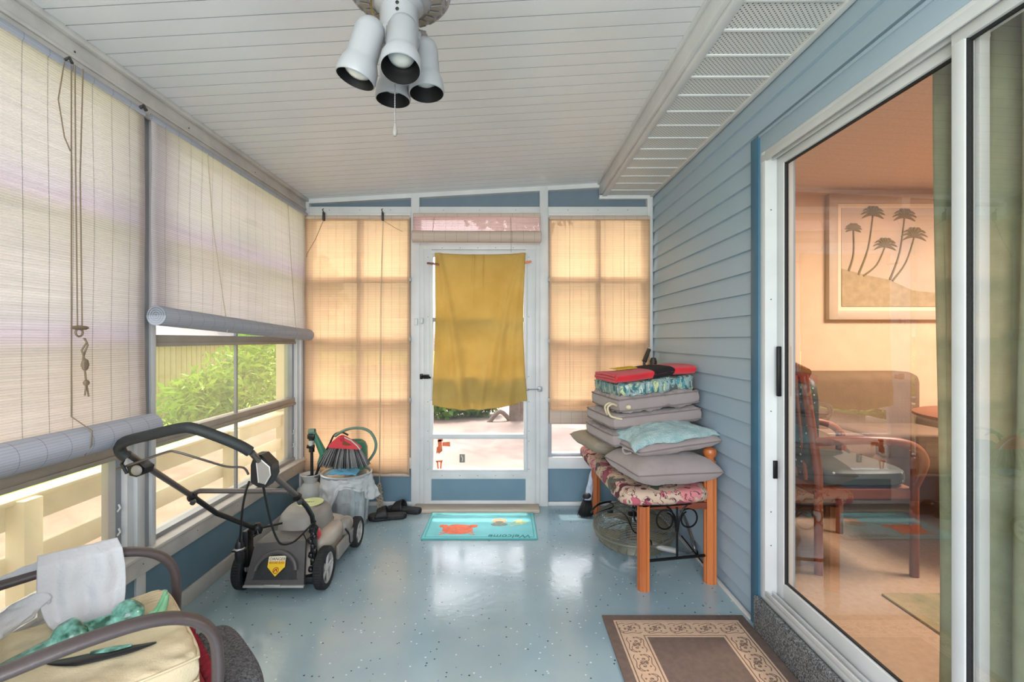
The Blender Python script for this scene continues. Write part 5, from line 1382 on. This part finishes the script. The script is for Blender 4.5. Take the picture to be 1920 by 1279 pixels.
# ================================================================ LIVING ROOM CONTENTS
def picture():
    x0, x1, z0, z1, y = 2.655, 4.05, 1.484, 2.515, IY1-.03
    t = thing('framed_painting', 'large whitewashed framed palm beach painting on the tan living room wall', 'painting', ((x0+x1)/2, IY1, z0))
    b = MB(); w = .075
    b.box(x0, x1, y-.02, IY1, z1-w, z1, .006).box(x0, x1, y-.02, IY1, z0, z0+w, .006).box(x0, x0+w, y-.02, IY1, z0, z1, .006).box(x1-w, x1, y-.02, IY1, z0, z1, .006)
    b.build('frame', M['frame_white'], t)
    b = MB(); b.box(x0+w, x1-w, y-.004, y+.004, z0+w, z1-w); b.build('mount', M['mat_board'], t)
    k = w+.035
    MB().box(x0+k, x1-k, y-.008, y-.003, z0+k, z1-k).build('canvas', M['canvas'], t)
    d = MB(); d.poly([(x0+k, y-.012, z0+k), (x1-k, y-.012, z0+k), (x1-k, y-.012, z0+.18), (3.35, y-.012, z0+.24), (3.15, y-.012, z0+.33), (2.95, y-.012, z0+.37), (x0+k, y-.012, z0+.42)], (0, .003, 0)); d.build('dune', M['dune'], t)
    random.seed(4)
    for (bx, bz, tx, tz, s) in ((2.82, .40, 2.86, .74, .07), (2.90, .37, 3.02, .86, .10), (2.94, .36, 3.12, .60, .10), (3.16, .33, 3.28, .84, .10), (3.18, .32, 3.36, .68, .11)):
        p = MB(); yy = y-.013
        p.tube([(bx, yy, z0+bz), ((bx+tx)/2+.02, yy, z0+(bz+tz)/2-.03), (tx, yy, z0+tz)], [.009, .006, .005], 6, flat=(.4, 1), smooth=4)
        for i in range(9):
            a = -.5+PI*1.30*i/8; e = Vector((tx+s*math.cos(a), yy, z0+tz+s*math.sin(a)*.6)); m = Vector((tx+s*.5*math.cos(a), yy, z0+tz+s*.5*math.sin(a)+s*.22))
            p.tube([(tx, yy, z0+tz), m, e], [.004, .011, .002], 5, flat=(.25, 1), smooth=3)
        p.build('painted_palm', M['palm'], t)
M['canvas'] = mat('hazy painted sky', c(190, 172, 160), .7, col2=c(210, 184, 160), vs=2.2)
picture()
def curtain(name, label, m, x, y0, y1, nf, amp, z0=.17, z1=2.50):
    def fn(u, v): return Vector((x+amp*math.sin(u*nf*2*PI)*(1-.3*v)+.01*math.sin(v*5+u*3), y0+(y1-y0)*u+.012*math.sin(v*4+u*9), z1+(z0-z1)*v))
    o = MB().grid(nf*12, 24, fn).build(name, M[m], solid=.003, sharp=80); tag(o, label, 'curtain')
curtain('curtain', 'sage green pleated curtain hanging inside behind the middle stile of the sliding door', 'curtain', IX0+.10, 1.14, 1.545, 5, .03)
curtain('sheer_curtain', 'pale sheer curtain hanging inside behind the fixed glass door panel', 'curtain_pale', IX0+.06, .45, 1.1, 6, .02)
def armchair(x, y, rz, label):
    T = Matrix.Translation((x, y, IZ0)) @ Matrix.Rotation(rz, 4, 'Z'); P = lambda a, b, z: T @ Vector((a, b, z))
    t = thing('wooden_armchair', label, 'chair', (x, y, IZ0), rz, 'dining armchairs inside')
    for s in (-1, 1):
        MB().tube([P(s*.26, -.22, 0), P(s*.26, -.22, .42), P(s*.26, -.22, .62)], .02, 10).build('leg', M['wood_dark'], t)
        MB().tube([P(s*.24, .24, 0), P(s*.24, .24, .5), P(s*.22, .30, 1.0)], .02, 10).build('leg', M['wood_dark'], t)
        MB().tube([P(s*.24, .26, .66), P(s*.29, .05, .68), P(s*.29, -.16, .66), P(s*.28, -.25, .58), P(s*.26, -.22, .45)], .022, 10, smooth=5).build('armrest', M['wood_dark'], t)
    b = MB(); b.box(-.26, .26, -.24, .24, .38, .43, .01, M=T); b.build('seat_frame', M['wood_dark'], t)
    b = MB(); b.tube([P(-.24, .30, 1.0), P(0, .33, 1.06), P(.24, .30, 1.0)], .028, 10, smooth=5)
    for i in range(5): b.tube([P(-.16+.08*i, .25, .45), P(-.16+.08*i, .31, 1.02)], .009, 8)
    b.build('back_rail', M['wood_dark'], t)
    b = MB(); b.blob(P(0, -.01, .475), .25, .24, .05, 24, pw=.45, M=T.to_3x3().to_4x4()); b.build('seat_pad', M['dotted'], t)
    b = MB(); b.blob(P(0, .235, .74), .20, .045, .25, 24, pw=.45, M=T.to_3x3().to_4x4()); b.build('back_pad', M['dotted'], t)
    return t
armchair(1.80, 2.58, math.radians(90), 'wooden armchair with dotted dark green pads right behind the sliding door glass')
armchair(3.55, 2.75, math.radians(-90), 'wooden armchair with dotted green pads on the far side of the round table inside')
def round_table():
    x, y = 2.80, 2.55; t = thing('round_table', 'dark round dining table standing inside the living room', 'table', (x, y, IZ0))
    MB().lathe([(0, .72), (.42, .72), (.45, .73), (.45, .745), (.43, .752), (0, .752)], (x, y, IZ0), n=48).build('tabletop', M['wood_dark'], t)
    MB().lathe([(0, .02), (.04, .02), (.05, .10), (.035, .25), (.06, .42), (.04, .6), (.07, .72), (0, .72)], (x, y, IZ0), n=24).build('pedestal', M['wood_dark'], t)
    for k in range(4):
        a = k*PI/2+.4; MB().tube([(x+.04*math.cos(a), y+.04*math.sin(a), IZ0+.14), (x+.2*math.cos(a), y+.2*math.sin(a), IZ0+.10), (x+.33*math.cos(a), y+.33*math.sin(a), IZ0+.02)], .022, 8, smooth=4).build('foot', M['wood_dark'], t)
round_table()
def loveseat():
    x, y = 0, 0; t = thing('loveseat', 'brown upholstered loveseat below the palm painting in the living room', 'sofa', (2.42, 3.38, IZ0), PI/2); T = wmat(t)
    MB().box(x-.35, x+.42, y-.75, y+.75, .10, .42, .05, seg=4).xf(T).build('seat_base', M['sofa'], t)
    MB().box(x+.20, x+.48, y-.78, y+.78, .10, .92, .08, seg=5).xf(T).build('backrest', M['sofa'], t)
    for s in (-1, 1): MB().box(x-.36, x+.45, y+s*.80-.09, y+s*.80+.09, .10, .62, .06, seg=4).xf(T).build('armrest', M['sofa'], t)
    for s in (-1, 1): MB().box(x-.36, x+.20, y+s*.36-.34, y+s*.36+.34, .40, .54, .04, seg=4).xf(T).build('seat_cushion', M['sofa'], t)
    for sx in (-.3, .4):
        for sy in (-.7, .7): MB().box(x+sx-.025, x+sx+.025, y+sy-.025, y+sy+.025, 0, .1).xf(T).build('leg', M['wood_dark'], t)
loveseat()
tag(MB().box(1.72, 3.30, .95, 2.15, IZ0+.001, IZ0+.011, .004).build('area_rug', M['inner_rug']), 'olive patterned rug on the living room floor behind the sliding door', 'rug')

# ================================================================ OUTDOORS
struct(MB().box(-1.75, 1.3, 3.9, 14, -.25, -.12).build('floor_patio', M['drive']))
struct(MB().box(1.3, 9, 3.95, 60, -.25, -.13).build('floor_yard', M['dirt']))
struct(MB().box(-4.3, -1.75, -6, 60, -.25, -.14).build('floor_path', M['dirt']))
struct(MB().box(-1.75, 1.3, 14, 60, -.25, -.13).build('floor_yard', M['dirt']))
struct(MB().box(-40, -4.3, -20, 60, -.25, -.15).build('floor_lawn', M['lawn']))
struct(MB().box(-1.75, 1.3, -20, YF-.08, -.25, -.14).build('floor_lawn', M['lawn']))
def fence():
    t = thing('board_railing', 'low cream painted board railing running outside the left windows', 'railing', (-2.3, 2.5, -.14))
    for z0, z1 in ((.435, .56), (.20, .315)): MB().box(-2.33, -2.30, -1.0, 6.2, z0, z1, .004).build('rail_board', M['railing'], t)
    MB().box(-2.37, -2.25, -1.0, 6.2, .56, .585, .004).build('cap_board', M['railing'], t)
    for y in (.55, 2.2, 3.86, 5.5): MB().box(-2.30, -2.21, y-.045, y+.045, -.14, .575, .004).build('post', M['railing'], t)
fence()
tag(MB().box(-2.36, -2.24, 4.82, 4.95, -.14, 2.9, .006).box(-2.38, -2.22, 4.80, 4.97, -.14, 0, .006).build('porch_column', M['railing']), 'tall cream porch column standing outside beyond the left railing', 'column')
t = thing('garden_shed', 'tan board garden shed seen hazily through the left vinyl window', 'shed', (-6.6, 10, -.14))
b = MB(); b.box(-8.2, -6.4, 8.2, 12.4, -.14, 1.35)
for k in range(28): b.box(-6.40, -6.385, 8.2+k*.15, 8.335+k*.15, -.14, 1.35, .004)
b.build('wall', M['shed'], t)
MB().poly([(-8.4, 8.0, 1.32), (-6.2, 8.0, 1.32), (-7.3, 8.0, 1.8)], (0, 4.6, 0)).build('roof', M['roof_out'], t)
t = thing('timber_fence', 'pale timber privacy fence closing the yard beyond the back door', 'fence', (0, 13, -.13))
b = MB()
for k in range(46): b.box(-4.6+k*.22, -4.41+k*.22, 13.0, 13.02, -.13, .62+.01*(k % 3), .004)
b.build('boards', M['shed'], t); MB().box(-4.6, 5.6, 13.02, 13.06, .30, .38).build('rail', M['shed'], t)

def plant(name, label, cat, base, lobes, n, size, m, trunk=None, group=None, frond=False, seed=0):
    random.seed(seed); t = thing(name, label, cat, base, 0, group)
    b = MB()
    for i in range(n):
        cx, cy, cz, rx, ry, rz = lobes[i % len(lobes)]
        v = Vector((random.gauss(0, 1), random.gauss(0, 1), random.gauss(0, 1))).normalized()*(random.random()**.33)
        p = Vector((cx+v.x*rx, cy+v.y*ry, max(base[2]+.02, cz+v.z*rz)))
        d = Vector((random.gauss(0, 1), random.gauss(0, 1), random.gauss(0, .7))).normalized(); s = size*random.uniform(.6, 1.3)
        w = d.cross(Vector((random.gauss(0, 1), random.gauss(0, 1), random.gauss(0, 1)))).normalized()*s*(.14 if frond else .34)
        q = [b.bm.verts.new(x) for x in (p, p+d*s*.45+w, p+d*s+Vector((0, 0, -.15*s)), p+d*s*.45-w)]
        b.bm.faces.new(q)
    f = b.build('foliage', M[m], t, weld=0); f['kind'] = 'stuff'
    if trunk:
        b = MB()
        for pts, r in trunk: b.tube(pts, r, 10, smooth=4)
        b.build('trunk', M['bark'], t)
    return t
g = -.14
plant('hedge', 'long dense hedge behind the tan shed', 'hedge', (-14.5, 9, g), [(-14.5, 2+1.5*k, 1.1, 1.1, 1.2, 1.5) for k in range(11)], 9000, .24, 'leaf', [([(-14.5, y, g), (-14.5, y+.1, 1.2)], .07) for y in (4, 8, 12)], seed=1)
plant('leafy_bush', 'bright green leafy bush right of the shed seen through the far left window', 'bush', (-4.9, 8.6, g), [(-4.9, 8.7, .55, .75, .9, .75), (-4.6, 9.6, 1.0, .8, .8, .9), (-5.2, 8.0, .25, .6, .6, .5)], 3600, .20, 'leaf_light', [([(-4.9, 8.7, g), (-4.9, 8.8, .9)], .03)], frond=True, seed=2)
plant('yard_tree', 'broad leafy tree rising over the shed roof', 'tree', (-8.5, 13.5, g), [(-8.5, 13.5, 3.4, 2.6, 2.6, 1.6), (-7.0, 14.5, 2.8, 1.8, 2, 1.4), (-10.5, 12.5, 3.2, 2, 2, 1.5)], 8000, .32, 'leaf_light', [([(-8.5, 13.5, g), (-8.4, 13.4, 1.2), (-8.5, 13.5, 3)], [.2, .14, .1])], seed=3)
plant('shrub', 'low dark green shrub outside the door seen below the yellow towel', 'bush', (-.95, 8.6, g), [(-1.1, 8.7, .25, .55, .45, .40), (-.55, 8.9, .20, .45, .4, .34)], 2600, .11, 'leaf', [([(-1, 8.7, g), (-1, 8.7, .4)], .02)], seed=5)
plant('young_tree', 'grey trunked young tree beyond the door with bare splayed stems', 'tree', (.18, 8.4, g), [(.2, 8.6, 3.9, 1.2, 1.2, .6)], 900, .2, 'leaf', [([(.18, 8.4, g), (.14, 8.4, .6), (.02, 8.4, 1.6), (-.1, 8.5, 3.6)], [.13, .08, .06, .05]), ([(.26, 8.4, g), (.34, 8.5, .7), (.5, 8.5, 1.7), (.8, 8.6, 3.6)], [.10, .06, .05, .04]), ([(.10, 8.35, g), (-.1, 8.3, .05), (-.3, 8.2, g)], .04)], seed=6)
